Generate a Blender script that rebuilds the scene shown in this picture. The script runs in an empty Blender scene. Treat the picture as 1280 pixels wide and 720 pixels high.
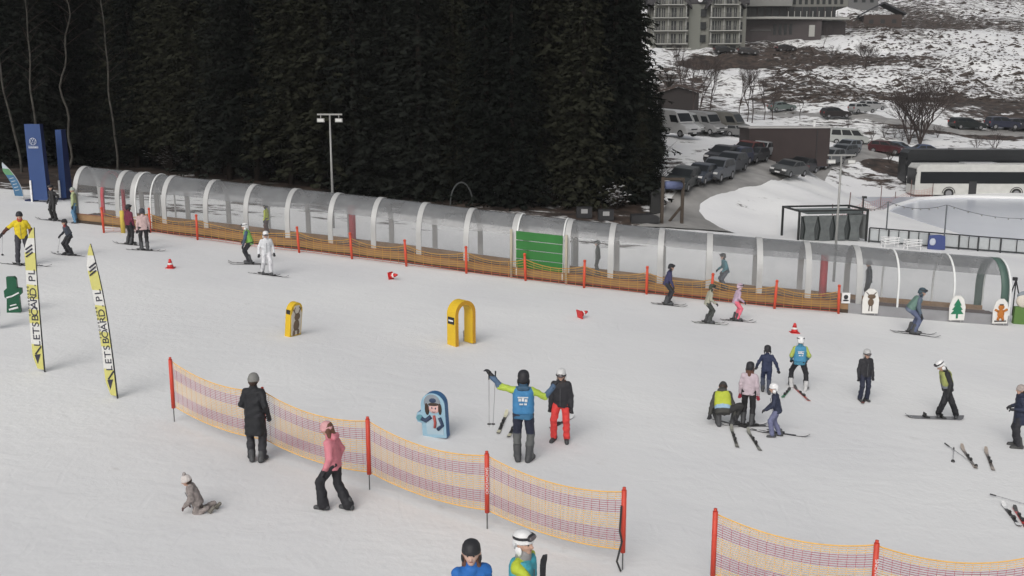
EXPO = 0.03
import bpy, math, random
import numpy as np
from mathutils import Vector, Matrix
random.seed(7); np.random.seed(7)
R = math.radians
scene = bpy.context.scene
COL = scene.collection

# ------------------------------------------------------------------ camera model
F_PX = 1250.0; PITCH = math.atan(.02448/.124); CP, SP = math.cos(PITCH), math.sin(PITCH)
CAM = np.array([0.0, 0.0, 7.91])
def ray(px, py):
    u, v = (px-640)/F_PX, (py-360)/F_PX
    return np.array([u, CP - v*SP, -SP - v*CP])
def at(px, py, s):
    return CAM + ray(px, py)*(F_PX/s)
def proj(p):
    d = np.array(p) - CAM
    Z = d[1]*CP - d[2]*SP; Y = -d[1]*SP - d[2]*CP
    return 640 + F_PX*d[0]/Z, 360 + F_PX*Y/Z
# ------------------------------------------------------------------ terrain
def plane(x): return -.0752*np.asarray(x, float)
_ctrl = [(880,270,18),(985,224,15),(895,228,16.5),(850,235,17.5),(980,193,13),(870,174,11),(930,174,11),(840,172,11),
 (1060,182,9.8),(1110,192,10.5),(1200,161,8.6),(1080,140,8.5),(977,141,8),(870,150,9.5),(900,97,6.6),(900,72,5.6),(870,66,5.3),
 (820,66,5.3),(990,48,5),(1050,60,5.3),(1150,100,6.5),(1150,40,4.8),(1250,5,4),(1100,20,4.3),(1250,120,7),(1270,162,8.5),
 (1000,-150,2.5),(1300,-100,3),(600,-150,2.5),(400,100,7),(200,100,7.2),(600,120,8),(100,190,13),(300,200,14),(500,215,15.5),
 (700,235,16.5),(-200,100,7),(1500,160,8.5),(1500,60,5),(-300,-150,2.5)]
_cp = [at(*c) for c in _ctrl]
for x in (32,44,58,75):
    for y in (68,78,88,99): _cp.append(np.array([x, y, -2.17]))
for x in (-60,-35,-15,5,20,40,70):
    _cp.append(np.array([x, 58, float(plane(x))]))
_cp = np.array(_cp); _d = _cp[:,2]-plane(_cp[:,0])
def _U(r2): return np.where(r2 > 1e-9, .5*r2*np.log(np.maximum(r2,1e-9)), 0)
_n = len(_cp); _sc = .01
_q = _cp[:,:2]*_sc
_A = np.zeros((_n+3,_n+3)); _A[:_n,:_n] = _U(((_q[:,None]-_q[None])**2).sum(-1)) + np.eye(_n)*2e-4
_A[:_n,_n]=1; _A[:_n,_n+1:]=_q; _A[_n,:_n]=1; _A[_n+1:,:_n]=_q.T
_w = np.linalg.solve(_A, np.concatenate([_d, np.zeros(3)]))
def _hash(i, j):
    s = np.sin(i*127.1 + j*311.7)*43758.5453
    return s - np.floor(s)
def vnoise(x, y):
    x = np.asarray(x,float); y = np.asarray(y,float)
    i, j = np.floor(x), np.floor(y); f, g = x-i, y-j
    f = f*f*(3-2*f); g = g*g*(3-2*g)
    return (_hash(i,j)*(1-f)+_hash(i+1,j)*f)*(1-g) + (_hash(i,j+1)*(1-f)+_hash(i+1,j+1)*f)*g - .5
def sstep(a, b, t):
    t = np.clip((np.asarray(t,float)-a)/(b-a), 0, 1); return t*t*(3-2*t)
def H(x, y):
    x = np.asarray(x, float); y = np.asarray(y, float); sh = np.broadcast(x, y).shape
    xf = np.broadcast_to(x, sh).ravel(); yf = np.broadcast_to(y, sh).ravel()
    out = np.empty(len(xf))
    for a in range(0, len(xf), 20000):
        xx, yy = xf[a:a+20000], yf[a:a+20000]
        q = np.stack([xx, yy], 1)*_sc
        k = _U(((q[:,None]-_cp[None,:,:2]*_sc)**2).sum(-1))
        t = k@_w[:_n] + _w[_n] + q@_w[_n+1:]
        b = sstep(56, 72, yy)
        rink = sstep(27, 31, xx)*sstep(60, 64, yy)*(1-sstep(97, 102, yy))
        rough = vnoise(xx*.35, yy*.35)*.5 + vnoise(xx*.9+7, yy*.9)*.22
        far = sstep(120, 200, yy)
        rough = rough*(1+2.5*far) + far*vnoise(xx*.06, yy*.06)*4
        near = vnoise(xx*.25, yy*.25)*.06 + vnoise(xx*.8, yy*.8)*.025
        out[a:a+20000] = plane(xx) + t*b + near*(1-b) + rough*b*(1-rink)*.7
    return out.reshape(sh)
def h(x, y): return float(H(x, y))
_T = np.concatenate([np.arange(8, 130, .15), np.arange(130, 420, .6)])
def G(px, py):
    d = ray(px, py); P = CAM[None] + d[None]*_T[:,None]
    g = P[:,2] - H(P[:,0], P[:,1])
    k = np.nonzero(g < 0)[0]
    if not len(k): k = [len(_T)-1]
    k = max(int(k[0]), 1)
    a, b = g[k-1], g[k]; t = _T[k-1] + (_T[k]-_T[k-1])*(a/(a-b) if a != b else 0)
    p = CAM + d*t; p[2] = h(p[0], p[1]); return p
def normal(x, y, e=.4):
    return Vector((h(x-e,y)-h(x+e,y), h(x,y-e)-h(x,y+e), 2*e)).normalized()
# ------------------------------------------------------------------ materials
MATS = {}
def mat(name, col, rough=.7, metal=0, var=.12, scale=6, alpha=1, spec=.4, bump=0, emit=None):
    if name in MATS: return MATS[name]
    m = bpy.data.materials.new(name); m.use_nodes = True
    nt = m.node_tree; b = nt.nodes['Principled BSDF']
    b.inputs['Roughness'].default_value = rough; b.inputs['Metallic'].default_value = metal
    b.inputs['Specular IOR Level'].default_value = spec
    tc = nt.nodes.new('ShaderNodeTexCoord'); no = nt.nodes.new('ShaderNodeTexNoise')
    no.inputs['Scale'].default_value = scale; no.inputs['Detail'].default_value = 3
    nt.links.new(tc.outputs['Object'], no.inputs['Vector'])
    mx = nt.nodes.new('ShaderNodeMix'); mx.data_type = 'RGBA'
    c = Vector(col)
    mx.inputs['A'].default_value = (*[max(0, x*(1-var)) for x in c], 1)
    mx.inputs['B'].default_value = (*[min(1, x*(1+var)) for x in c], 1)
    nt.links.new(no.outputs['Fac'], mx.inputs['Factor']); nt.links.new(mx.outputs['Result'], b.inputs['Base Color'])
    if alpha < 1: b.inputs['Alpha'].default_value = alpha
    if bump:
        bp = nt.nodes.new('ShaderNodeBump'); bp.inputs['Strength'].default_value = bump; bp.inputs['Distance'].default_value = .05
        nt.links.new(no.outputs['Fac'], bp.inputs['Height']); nt.links.new(bp.outputs['Normal'], b.inputs['Normal'])
    MATS[name] = m; return m
def cm(r, g, b, rough=.7):      # cloth / paint by colour
    return mat('paint_%d_%d_%d_%d' % (r*100, g*100, b*100, rough*100), (r, g, b), rough, var=.22, scale=9, bump=.35)
# ------------------------------------------------------------------ mesh builder
class MB:
    def __init__(s): s.v=[]; s.f=[]; s.m=[]
    def add(s, vs, fs, mi=0):
        o = len(s.v); s.v += [tuple(map(float, p)) for p in vs]
        s.f += [tuple(i+o for i in f) for f in fs]; s.m += [mi]*len(fs); return s
    def box(s, c, d, mi=0, M=None):
        x, y, z = (k/2 for k in d)
        vs = [Vector((a*x, b*y, e*z)) for e in (-1,1) for a, b in ((-1,-1),(1,-1),(1,1),(-1,1))]
        if M is not None: vs = [M@p for p in vs]
        vs = [p+Vector(c) for p in vs]
        return s.add(vs, [(3,2,1,0),(4,5,6,7),(0,1,5,4),(1,2,6,5),(2,3,7,6),(3,0,4,7)], mi)
    def tube(s, pts, r, n=8, mi=0, cap=True):
        P = [Vector(p) for p in pts]; k = len(P); rs = r if isinstance(r, (list, tuple)) else [r]*k
        vs = []; ref = None
        for i in range(k):
            t = (P[min(i+1,k-1)]-P[max(i-1,0)]).normalized()
            if ref is None:
                ref = Vector((0,0,1)) if abs(t.z) < .9 else Vector((1,0,0))
                ref = (ref - t*ref.dot(t)).normalized()
            else: ref = (ref - t*ref.dot(t)).normalized()
            b = t.cross(ref)
            for j in range(n):
                a = 2*math.pi*j/n; vs.append(P[i] + (ref*math.cos(a)+b*math.sin(a))*rs[i])
        fs = [(i*n+j, i*n+(j+1)%n, (i+1)*n+(j+1)%n, (i+1)*n+j) for i in range(k-1) for j in range(n)]
        if cap: fs += [tuple(range(n-1,-1,-1)), tuple((k-1)*n+j for j in range(n))]
        return s.add(vs, fs, mi)
    def lathe(s, prof, n=16, mi=0, sx=1, sy=1, c=(0,0,0)):
        vs = [(c[0]+r*math.cos(2*math.pi*j/n)*sx, c[1]+r*math.sin(2*math.pi*j/n)*sy, c[2]+z) for r, z in prof for j in range(n)]
        fs = [(i*n+j, i*n+(j+1)%n, (i+1)*n+(j+1)%n, (i+1)*n+j) for i in range(len(prof)-1) for j in range(n)]
        fs += [tuple(range(n-1,-1,-1)), tuple((len(prof)-1)*n+j for j in range(n))]
        return s.add(vs, fs, mi)
    def prism(s, out, y0, y1, mi=0, axis='y', mi_side=None):     # outline in (a,b) extruded along axis
        def pt(a, b, y): return (a, y, b) if axis == 'y' else ((y, a, b) if axis == 'x' else (a, b, y))
        n = len(out); vs = [pt(a,b,y0) for a,b in out] + [pt(a,b,y1) for a,b in out]
        s.add(vs, [tuple(range(n)), tuple(range(2*n-1, n-1, -1))], mi)
        return s.add(vs, [((i+1)%n, i, n+i, n+(i+1)%n) for i in range(n)], mi if mi_side is None else mi_side)
    def ball(s, c, r, n=10, mi=0):
        rx, ry, rz = r if isinstance(r, (tuple, list)) else (r, r, r)
        pr = [(math.sin(math.pi*i/n), -math.cos(math.pi*i/n)) for i in range(1, n)]
        m = n+4
        vs = [(c[0]+a*rx*math.cos(2*math.pi*j/m), c[1]+a*ry*math.sin(2*math.pi*j/m), c[2]+b*rz) for a, b in pr for j in range(m)]
        fs = [(i*m+j, i*m+(j+1)%m, (i+1)*m+(j+1)%m, (i+1)*m+j) for i in range(len(pr)-1) for j in range(m)]
        fs += [tuple(range(m-1,-1,-1)), tuple((len(pr)-1)*m+j for j in range(m))]
        return s.add(vs, fs, mi)
    def mesh(s, name, mats, smooth=False):
        me = bpy.data.meshes.new(name); me.from_pydata(s.v, [], s.f)
        for m in (mats if isinstance(mats, (list, tuple)) else [mats]): me.materials.append(m)
        me.polygons.foreach_set('material_index', s.m)
        if smooth: me.polygons.foreach_set('use_smooth', [True]*len(s.f))
        me.update(); return me
    def build(s, name, mats, parent=None, smooth=False, loc=None):
        return link(name, s.mesh(name, mats, smooth), parent, loc)
def link(name, data, parent=None, loc=None, M=None):
    o = bpy.data.objects.new(name, data); COL.objects.link(o)
    if parent is not None: o.parent = parent
    if loc is not None: o.location = loc
    if M is not None: o.matrix_local = M
    return o
def tag(o, label=None, cat=None, group=None, kind=None):
    if label: o['label'] = label
    if cat: o['category'] = cat
    if group: o['group'] = group
    if kind: o['kind'] = kind
    return o
def empty(name, loc, rz=0, label=None, cat=None, group=None):
    o = bpy.data.objects.new(name, None); COL.objects.link(o); o.empty_display_size = .2
    o.location = loc; o.rotation_euler = (0, 0, rz); return tag(o, label, cat, group)
KIDS = {}
def copy_tree(o, parent=None, top=True):
    c = o.copy(); COL.objects.link(c)
    if parent is not None: c.parent = parent
    for ch in list(o.children): copy_tree(ch, c)
    return c
def recolor(o, i, m):
    o.material_slots[i].link = 'OBJECT'; o.material_slots[i].material = m
def frame(p, yaw, up=None):     # matrix: local y = forward at yaw, z = up
    up = Vector(up or (0,0,1)); f = Vector((-math.sin(yaw), math.cos(yaw), 0)); f = (f - up*f.dot(up)).normalized()
    x = f.cross(up); M = Matrix((x, f, up)).transposed().to_4x4(); M.translation = Vector(p); return M
def yaw_of(d): return math.atan2(-d[0], d[1])
def text_mesh(txt, size, m, parent, M, name='lettering', depth=.002, sx=1):
    c = bpy.data.curves.new(name, 'FONT'); c.body = txt; c.size = size; c.extrude = depth
    c.align_x = 'CENTER'; c.align_y = 'CENTER'
    o = bpy.data.objects.new('tmp', c); COL.objects.link(o)
    me = bpy.data.meshes.new_from_object(o.evaluated_get(bpy.context.evaluated_depsgraph_get()))
    bpy.data.objects.remove(o); me.name = name; me.materials.clear(); me.materials.append(m)
    if sx != 1: me.transform(Matrix.Diagonal((sx,1,1,1)))
    return link(name, me, parent, M=M)
# ------------------------------------------------------------------ smooth-union surfaces (numpy surface nets)
def sdf_mesh(name, caps, vox, mats, k=.03, cuts=(), ncut=None, wr=0):
    """caps: (a, b, ra, rb, slot); cuts: (point, normal) keeps the side opposite the normal"""
    A = np.array([c[0] for c in caps], float); B = np.array([c[1] for c in caps], float)
    rad = np.array([[c[2], c[3]] for c in caps]); mx = rad.max()+vox*2
    lo = np.minimum(A, B).min(0)-mx; hi = np.maximum(A, B).max(0)+mx
    n = np.ceil((hi-lo)/vox).astype(int)+1
    ax = [lo[i]+np.arange(n[i])*vox for i in range(3)]
    P = np.stack(np.meshgrid(*ax, indexing='ij'), -1).reshape(-1, 3)
    def dist(P, i):
        ab = B[i]-A[i]; L = max(ab@ab, 1e-9); t = np.clip((P-A[i])@ab/L, 0, 1)
        return np.linalg.norm(P-A[i]-t[:,None]*ab, axis=1) - (rad[i,0]+(rad[i,1]-rad[i,0])*t)
    D = dist(P, 0)
    def cut(D):
        for p, nn in cuts: D = np.maximum(D, (P-np.array(p))@np.array(nn))
        return D
    for i in range(1, len(caps)):
        if i == ncut: D = cut(D)
        e = dist(P, i); q = np.clip(.5+.5*(e-D)/k, 0, 1); D = e*(1-q)+D*q-k*q*(1-q)
    if ncut is None: D = cut(D)
    if wr:      # creases of loose cloth
        rs = np.random.RandomState(len(P) % 9973); f = np.zeros(len(P))
        for i in range(7):
            d_ = rs.normal(size=3)*[.7,.7,1.3]; d_ /= np.linalg.norm(d_); f += (np.abs(np.sin(P@d_*rs.uniform(11,34)+rs.uniform(0,6)+1.2*np.sin(P@rs.normal(size=3)*7)))-.6)
        D = D+wr*f*.5
    D = D.reshape(n); S = D < 0
    cs = np.zeros(n-1, int)
    for a in (0,1):
        for b in (0,1):
            for c in (0,1): cs += S[a:n[0]-1+a, b:n[1]-1+b, c:n[2]-1+c]
    act = (cs > 0) & (cs < 8); idx = -np.ones(n-1, int); cells = np.argwhere(act); idx[act] = np.arange(len(cells))
    acc = np.zeros((len(cells), 3)); cnt = np.zeros(len(cells))
    cor = [(a,b,c) for a in (0,1) for b in (0,1) for c in (0,1)]
    for p in cor:
        for d in range(3):
            if p[d]: continue
            q = list(p); q[d] = 1
            v0 = D[cells[:,0]+p[0], cells[:,1]+p[1], cells[:,2]+p[2]]; v1 = D[cells[:,0]+q[0], cells[:,1]+q[1], cells[:,2]+q[2]]
            x = (v0 < 0) != (v1 < 0); t = np.where(x, v0/np.where(x, v0-v1, 1), 0)
            pt = np.tile(np.array(p, float), (len(cells),1)); pt[:,d] = t
            acc[x] += pt[x]; cnt[x] += 1
    V = lo + (cells + acc/cnt[:,None])*vox
    Fs = []
    for d in range(3):
        e, f = (d+1)%3, (d+2)%3
        sl0 = [slice(None)]*3; sl1 = [slice(None)]*3; sl0[d] = slice(0,-1); sl1[d] = slice(1,None)
        ch = S[tuple(sl0)] != S[tuple(sl1)]
        E = np.argwhere(ch); E = E[(E[:,e] > 0)&(E[:,f] > 0)&(E[:,e] < n[e]-1)&(E[:,f] < n[f]-1)]
        if not len(E): continue
        ins = S[E[:,0],E[:,1],E[:,2]]
        def cell(de, df):
            q = E.copy(); q[:,e] += de; q[:,f] += df; return idx[q[:,0],q[:,1],q[:,2]]
        quad = np.stack([cell(-1,-1), cell(0,-1), cell(0,0), cell(-1,0)], 1)
        quad[~ins] = quad[~ins][:,::-1]; Fs.append(quad)
    Fs = np.concatenate(Fs)
    me = bpy.data.meshes.new(name); me.from_pydata(V.tolist(), [], Fs.tolist())
    for m in mats: me.materials.append(m)
    if len(mats) > 1:
        c = V[Fs].mean(1); dd = np.stack([dist(c, i) for i in range(len(caps))], 1)
        slot = np.array([q[4] for q in caps])[dd.argmin(1)]
        me.polygons.foreach_set('material_index', slot.astype(np.int32))
    me.polygons.foreach_set('use_smooth', [True]*len(Fs)); me.update(); return me
# ------------------------------------------------------------------ world, light, camera
w = bpy.data.worlds.new('World'); scene.world = w; w.use_nodes = True
nt = w.node_tree; bg = nt.nodes['Background']
sky = nt.nodes.new('ShaderNodeTexSky'); sky.sky_type = 'NISHITA'; sky.sun_disc = False
sky.sun_elevation = R(38); sky.sun_rotation = R(200); sky.air_density = 1; sky.dust_density = 4
hsv = nt.nodes.new('ShaderNodeHueSaturation'); hsv.inputs['Saturation'].default_value = .22
nt.links.new(sky.outputs[0], hsv.inputs['Color']); nt.links.new(hsv.outputs[0], bg.inputs[0]); bg.inputs[1].default_value = .12
sl = bpy.data.lights.new('sun', 'SUN'); sl.energy = .8; sl.angle = R(38); sl.color = (1, .96, .9)
so = bpy.data.objects.new('sun', sl); COL.objects.link(so); so.rotation_euler = (R(52), 0, R(-20)); so.location = (0, -20, 60)
cd = bpy.data.cameras.new('camera'); cd.sensor_width = 36; cd.lens = 36*F_PX/1280; cd.clip_end = 3000; cd.clip_start = .1
co = bpy.data.objects.new('camera', cd); COL.objects.link(co); co.location = CAM; co.rotation_euler = (math.pi/2-PITCH, 0, 0)
scene.camera = co
scene.view_settings.view_transform = 'Standard'; scene.view_settings.look = 'None'; scene.view_settings.gamma = 1
scene.view_settings.exposure = EXPO
scene.render.engine = 'CYCLES'
cy = scene.cycles; cy.max_bounces = 8; cy.diffuse_bounces = 3; cy.transparent_max_bounces = 24; cy.use_denoising = True

# ------------------------------------------------------------------ terrain sheet
def axis(segs):
    out = []
    for a, b, st in segs: out += list(np.arange(a, b, st))
    return np.array(out)
xs = axis([(-420,-90,12),(-90,-42,3),(-42,75,.9),(75,140,2),(140,461,8)])
ys = axis([(-12,56,.9),(56,130,.75),(130,260,1.6),(260,720,8)])
X, Y = np.meshgrid(xs, ys); Zg = H(X, Y)
nx, ny = len(xs), len(ys)
V = np.stack([X.ravel(), Y.ravel(), Zg.ravel()], 1)
I = (np.arange(ny-1)[:,None]*nx+np.arange(nx-1)[None]).ravel()
me = bpy.data.meshes.new('snow_ground'); me.from_pydata(V.tolist(), [], np.stack([I, I+1, I+1+nx, I+nx], 1).tolist())
me.polygons.foreach_set('use_smooth', [True]*len(me.polygons))
# how much bare earth shows through the snow, by place
def pix_arr(V):
    d = V-CAM; Z = d[:,1]*CP-d[:,2]*SP; Yc = -d[:,1]*SP-d[:,2]*CP; Z = np.maximum(Z, .1)
    return 640+F_PX*d[:,0]/Z, 360+F_PX*Yc/Z
EARTH = [ # centre world x,y via pixel; radius x,y ; amount
 (905,84,12,10,.9),(940,80,5,8,.7),(1015,105,12,14,.60),(985,88,9,9,.55),(1040,92,9,9,.46),(900,118,6,14,.38),(1190,128,17,6,.75),(1245,136,16,6,.72),(1130,122,9,7,.7),
 (1075,25,8,8,.7),(1130,60,20,10,.3),(960,130,14,8,.45),(840,100,8,20,.6),(930,35,10,12,.9),(1100,205,3,5,.75),(1110,225,3.5,4,.55),(830,140,4,14,.5),
 (880,195,4,5,.35),(830,215,2.5,8,.35),(1180,180,14,8,.42),(1080,158,12,8,.5),(1200,165,14,4,.75),(1150,15,30,14,.4),(1040,215,7,5,.40),(1075,212,6,5,.5),(940,250,5,4,.33),(885,188,6,6,.40),(850,200,5,8,.38),(838,205,3,5,.5),(1010,235,6,4,.25),(820,250,3,4,.45),(1005,120,12,8,.62),(960,118,8,6,.5),(1250,40,40,20,.28)]
amt = np.zeros(len(V))
hill = sstep(105, 150, V[:,1])*.61
amt = np.maximum(amt, hill*(.72+1.0*vnoise(V[:,0]*.05, V[:,1]*.045)))
forest = sstep(51.6, 54.5, V[:,1]+.05*V[:,0])*(1-sstep(8, 13, V[:,0]-(V[:,1]-70)*.12))
amt = np.maximum(amt, forest*(.52+.5*vnoise(V[:,0]*.16, V[:,1]*.16)+.30*sstep(60,68,V[:,1])))
for px, py, rx, ry, a in EARTH:
    c = G(px, py); d2 = ((V[:,0]-c[0])/rx)**2+((V[:,1]-c[1])/ry)**2
    amt = np.maximum(amt, a*np.clip(1.5-d2, 0, 1))
at_ = me.attributes.new('earth', 'FLOAT', 'POINT'); at_.data.foreach_set('value', amt.astype(np.float32))
m = bpy.data.materials.new('snow'); m.use_nodes = True; nt = m.node_tree; b = nt.nodes['Principled BSDF']
L = nt.links.new
def N(t, **k):
    n = nt.nodes.new(t)
    for a, v in k.items(): n.inputs[a].default_value = v
    return n
tc = N('ShaderNodeTexCoord'); 
at1 = N('ShaderNodeAttribute'); at1.attribute_name = 'earth'
n1 = N('ShaderNodeTexNoise', Scale=.85, Detail=8, Roughness=.70); L(tc.outputs['Object'], n1.inputs['Vector'])
mp = N('ShaderNodeMapping'); mp.inputs['Scale'].default_value = (.6, 1.0, .6); L(tc.outputs['Object'], mp.inputs['Vector']); L(mp.outputs[0], n1.inputs['Vector'])
ma = N('ShaderNodeMath'); ma.operation = 'SUBTRACT'; L(n1.outputs['Fac'], ma.inputs[1]); 
mr = N('ShaderNodeMapRange'); mr.inputs['From Min'].default_value = 0; mr.inputs['From Max'].default_value = 1; mr.inputs['To Min'].default_value = .14; mr.inputs['To Max'].default_value = .84
L(at1.outputs['Fac'], mr.inputs['Value']); L(mr.outputs[0], ma.inputs[0])
mf = N('ShaderNodeMapRange'); mf.inputs['From Min'].default_value = -.03; mf.inputs['From Max'].default_value = .05; L(ma.outputs[0], mf.inputs['Value'])
n2 = N('ShaderNodeTexNoise', Scale=.9, Detail=6); L(tc.outputs['Object'], n2.inputs['Vector'])
ec = N('ShaderNodeValToRGB'); ec.color_ramp.elements[0].color = (.022,.019,.017,1); ec.color_ramp.elements[1].color = (.092,.066,.054,1)
ec.color_ramp.elements[0].position = .35; ec.color_ramp.elements[1].position = .7; L(n2.outputs['Fac'], ec.inputs['Fac'])
n3 = N('ShaderNodeTexNoise', Scale=.11, Detail=5); L(tc.outputs['Object'], n3.inputs['Vector'])
n4 = N('ShaderNodeTexNoise', Scale=1.7, Detail=7, Roughness=.6); L(tc.outputs['Object'], n4.inputs['Vector'])
sc_ = N('ShaderNodeValToRGB'); sc_.color_ramp.elements[0].color = (.70,.70,.71,1); sc_.color_ramp.elements[1].color = (.82,.82,.81,1)
sc_.color_ramp.elements[0].position = .3; sc_.color_ramp.elements[1].position = .7
L(n3.outputs['Fac'], sc_.inputs['Fac'])
# trodden, slightly dirty flecks
mt = N('ShaderNodeMapRange'); mt.inputs['From Min'].default_value = .66; mt.inputs['From Max'].default_value = .78; mt.inputs['To Max'].default_value = .45; L(n4.outputs['Fac'], mt.inputs['Value'])
md = N('ShaderNodeMix'); md.data_type = 'RGBA'; md.inputs['B'].default_value = (.52,.50,.47,1); L(mt.outputs[0], md.inputs['Factor']); L(sc_.outputs[0], md.inputs['A'])
mm = N('ShaderNodeMix'); mm.data_type = 'RGBA'; L(mf.outputs[0], mm.inputs['Factor']); L(md.outputs['Result'], mm.inputs['A']); L(ec.outputs[0], mm.inputs['B'])
L(mm.outputs['Result'], b.inputs['Base Color']); b.inputs['Roughness'].default_value = .75; b.inputs['Specular IOR Level'].default_value = .2
# ski tracks + lumps as bump
mp2 = N('ShaderNodeMapping'); mp2.inputs['Rotation'].default_value = (0,0,R(20)); mp2.inputs['Scale'].default_value = (.8, 1.3, 1); L(tc.outputs['Object'], mp2.inputs['Vector'])
n5 = N('ShaderNodeTexNoise', Scale=.8, Detail=4, Distortion=1.2); L(mp2.outputs[0], n5.inputs['Vector'])
ad = N('ShaderNodeMath'); ad.operation = 'ADD'; L(n4.outputs['Fac'], ad.inputs[0]); L(n5.outputs['Fac'], ad.inputs[1])
bp = N('ShaderNodeBump'); bp.inputs['Strength'].default_value = .20; bp.inputs['Distance'].default_value = .1; n6 = N('ShaderNodeTexNoise', Scale=7.0, Detail=3); L(tc.outputs['Object'], n6.inputs['Vector'])
n7 = N('ShaderNodeMapRange'); n7.inputs['From Min'].default_value = .46; n7.inputs['From Max'].default_value = .62; n7.inputs['To Max'].default_value = .8; L(n3.outputs['Fac'], n7.inputs['Value'])
mu = N('ShaderNodeMath'); mu.operation = 'MULTIPLY'; L(n6.outputs['Fac'], mu.inputs[0]); L(n7.outputs[0], mu.inputs[1])
wv = N('ShaderNodeTexWave', Scale=.55, Distortion=14.0, Detail=3.0); wv.inputs['Detail Scale'].default_value = .35; L(tc.outputs['Object'], wv.inputs['Vector'])
w2 = N('ShaderNodeMapRange'); w2.inputs['From Min'].default_value = .90; w2.inputs['To Max'].default_value = -.16; L(wv.outputs['Fac'], w2.inputs['Value'])
a2 = N('ShaderNodeMath'); a2.operation = 'ADD'; L(ad.outputs[0], a2.inputs[0]); L(mu.outputs[0], a2.inputs[1])
a3 = N('ShaderNodeMath'); a3.operation = 'ADD'; L(a2.outputs[0], a3.inputs[0]); w3 = N('ShaderNodeMath'); w3.operation = 'MULTIPLY'; w4 = N('ShaderNodeMapRange'); w4.inputs['From Min'].default_value = .5; w4.inputs['From Max'].default_value = .66; L(n5.outputs['Fac'], w4.inputs['Value']); L(w2.outputs[0], w3.inputs[0]); L(w4.outputs[0], w3.inputs[1]); L(w3.outputs[0], a3.inputs[1])
L(a3.outputs[0], bp.inputs['Height']); L(bp.outputs[0], b.inputs['Normal'])
me.materials.append(m); SNOW = m
tag(link('snow_ground', me), kind='structure')

# ------------------------------------------------------------------ road through the car park, rink
def drape(name, left, right, off, m, nu=60, nv=10):
    def poly(P, t):
        P = [G(*p) for p in P]; d = [0]
        for a, b2 in zip(P, P[1:]): d.append(d[-1]+np.linalg.norm(b2-a))
        t = t*d[-1]; return np.stack([np.interp(t, d, [p[i] for p in P]) for i in range(2)], 1)
    t = np.linspace(0, 1, nu); A = poly(left, t); B = poly(right, t); mb = MB()
    s = np.linspace(0, 1, nv); Q = A[:,None]*(1-s)[None,:,None]+B[:,None]*s[None,:,None]
    z = H(Q[...,0], Q[...,1])+off
    z[:,0] -= off+.05; z[:,-1] -= off+.05
    mb.add([(Q[i,j,0],Q[i,j,1],z[i,j]) for i in range(nu) for j in range(nv)],
           [(i*nv+j, i*nv+j+1, (i+1)*nv+j+1, (i+1)*nv+j) for i in range(nu-1) for j in range(nv-1)])
    return tag(mb.build(name, m, smooth=True), kind='structure')
road_m = mat('slushy_asphalt', (.27,.262,.252), .65, var=.6, scale=.55)
drape('car_park_road', [(790,284),(826,262),(845,238),(885,216),(930,198),(965,190),(1000,186),(1040,183),(1075,176),(1100,172)],
      [(925,292),(885,274),(872,258),(900,243),(955,232),(1000,222),(1040,212),(1085,200),(1115,196),(1140,190)], .10, road_m)
drape('upper_road', [(940,136),(1000,139),(1060,140),(1120,148),(1180,157),(1240,161),(1300,164)], [(940,143),(1000,147),(1060,149),(1120,157),(1180,165),(1240,169),(1300,173)], .14, road_m, nv=6)
ice = mat('ice', (.62,.65,.72), .18, var=.05, scale=.3, spec=.5)
mb = MB(); mb.box((52,80.5,-2.16), (40,31,.1)); tag(mb.build('ice_rink', ice), kind='structure')
# low snow bank that rims the rink
mb = MB()
pts = []
for px, py in [(1085,300),(1090,275),(1120,258),(1150,249),(1200,246),(1260,247),(1340,249)]:
    q = at(px, py, 1250/((7.91+2.0)/(SP+(py-360)/F_PX*CP))); pts.append((q[0], q[1]+.6, -2.15))
mb.tube(pts, [.15,.2,.25,.28,.28,.28,.28], 10); tag(mb.build('snow_bank', SNOW, smooth=True), kind='structure')

# thin winter air
def add_haze():
    mb = MB(); mb.box((20, 350, 150), (1100, 900, 420)); hz = bpy.data.materials.new('winter_air'); hz.use_nodes = True; nt = hz.node_tree
    nt.nodes.remove(nt.nodes['Principled BSDF']); pv = nt.nodes.new('ShaderNodeVolumePrincipled'); pv.inputs['Color'].default_value = (.93,.95,.97,1); pv.inputs['Density'].default_value = .00018
    pv.inputs['Anisotropy'].default_value = 0
    nt.links.new(pv.outputs[0], nt.nodes['Material Output'].inputs['Volume'])
    tag(mb.build('haze', hz), 'thin grey winter air over the slope', 'haze', kind='stuff')
add_haze()
# ------------------------------------------------------------------ shared person pieces (unit: metres on a 1.75 m adult)
SKIN = mat('skin', (.50,.31,.235), .55, var=.08); BLACK = cm(.022,.022,.026,.6); DARKG = cm(.06,.062,.066,.6)
RUBBER = mat('rubber', (.03,.03,.03), .5); LENS = mat('goggle_lens', (.10,.085,.09), .15, spec=.8); WHITEP = cm(.72,.72,.72,.4)
HAIRD = mat('dark_hair', (.045,.028,.02), .6, scale=40, var=.4); HAIRB = mat('brown_hair', (.12,.055,.035), .6, scale=40, var=.4)
def glove_mesh(sd):
    caps = [((0,0,0),(0,.045,0),.036,.040,0), ((0,.045,0),(0,.085,-.004),.038,.034,0), ((0,-.06,0),(0,-.01,0),.046,.040,0)]
    for i, (x, L) in enumerate(((-.033,.058),(-.011,.068),(.011,.064),(.033,.050))):     # four curled fingers
        a = (x, .085, -.004); b_ = (x*1.08, .085+L*.6, -.018); c = (x*1.05, .085+L*.72, -.018-L*.55)
        caps += [(a, b_, .0125, .012, 0), (b_, c, .012, .0105, 0)]
    caps += [((sd*.03,.02,-.005),(sd*.062,.055,-.018),.0155,.014,0), ((sd*.062,.055,-.018),(sd*.055,.088,-.03),.014,.012,0)]
    return sdf_mesh('glove', caps, .008, [BLACK], k=.008)
GLOVE = {-1: glove_mesh(1), 1: glove_mesh(-1)}
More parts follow.
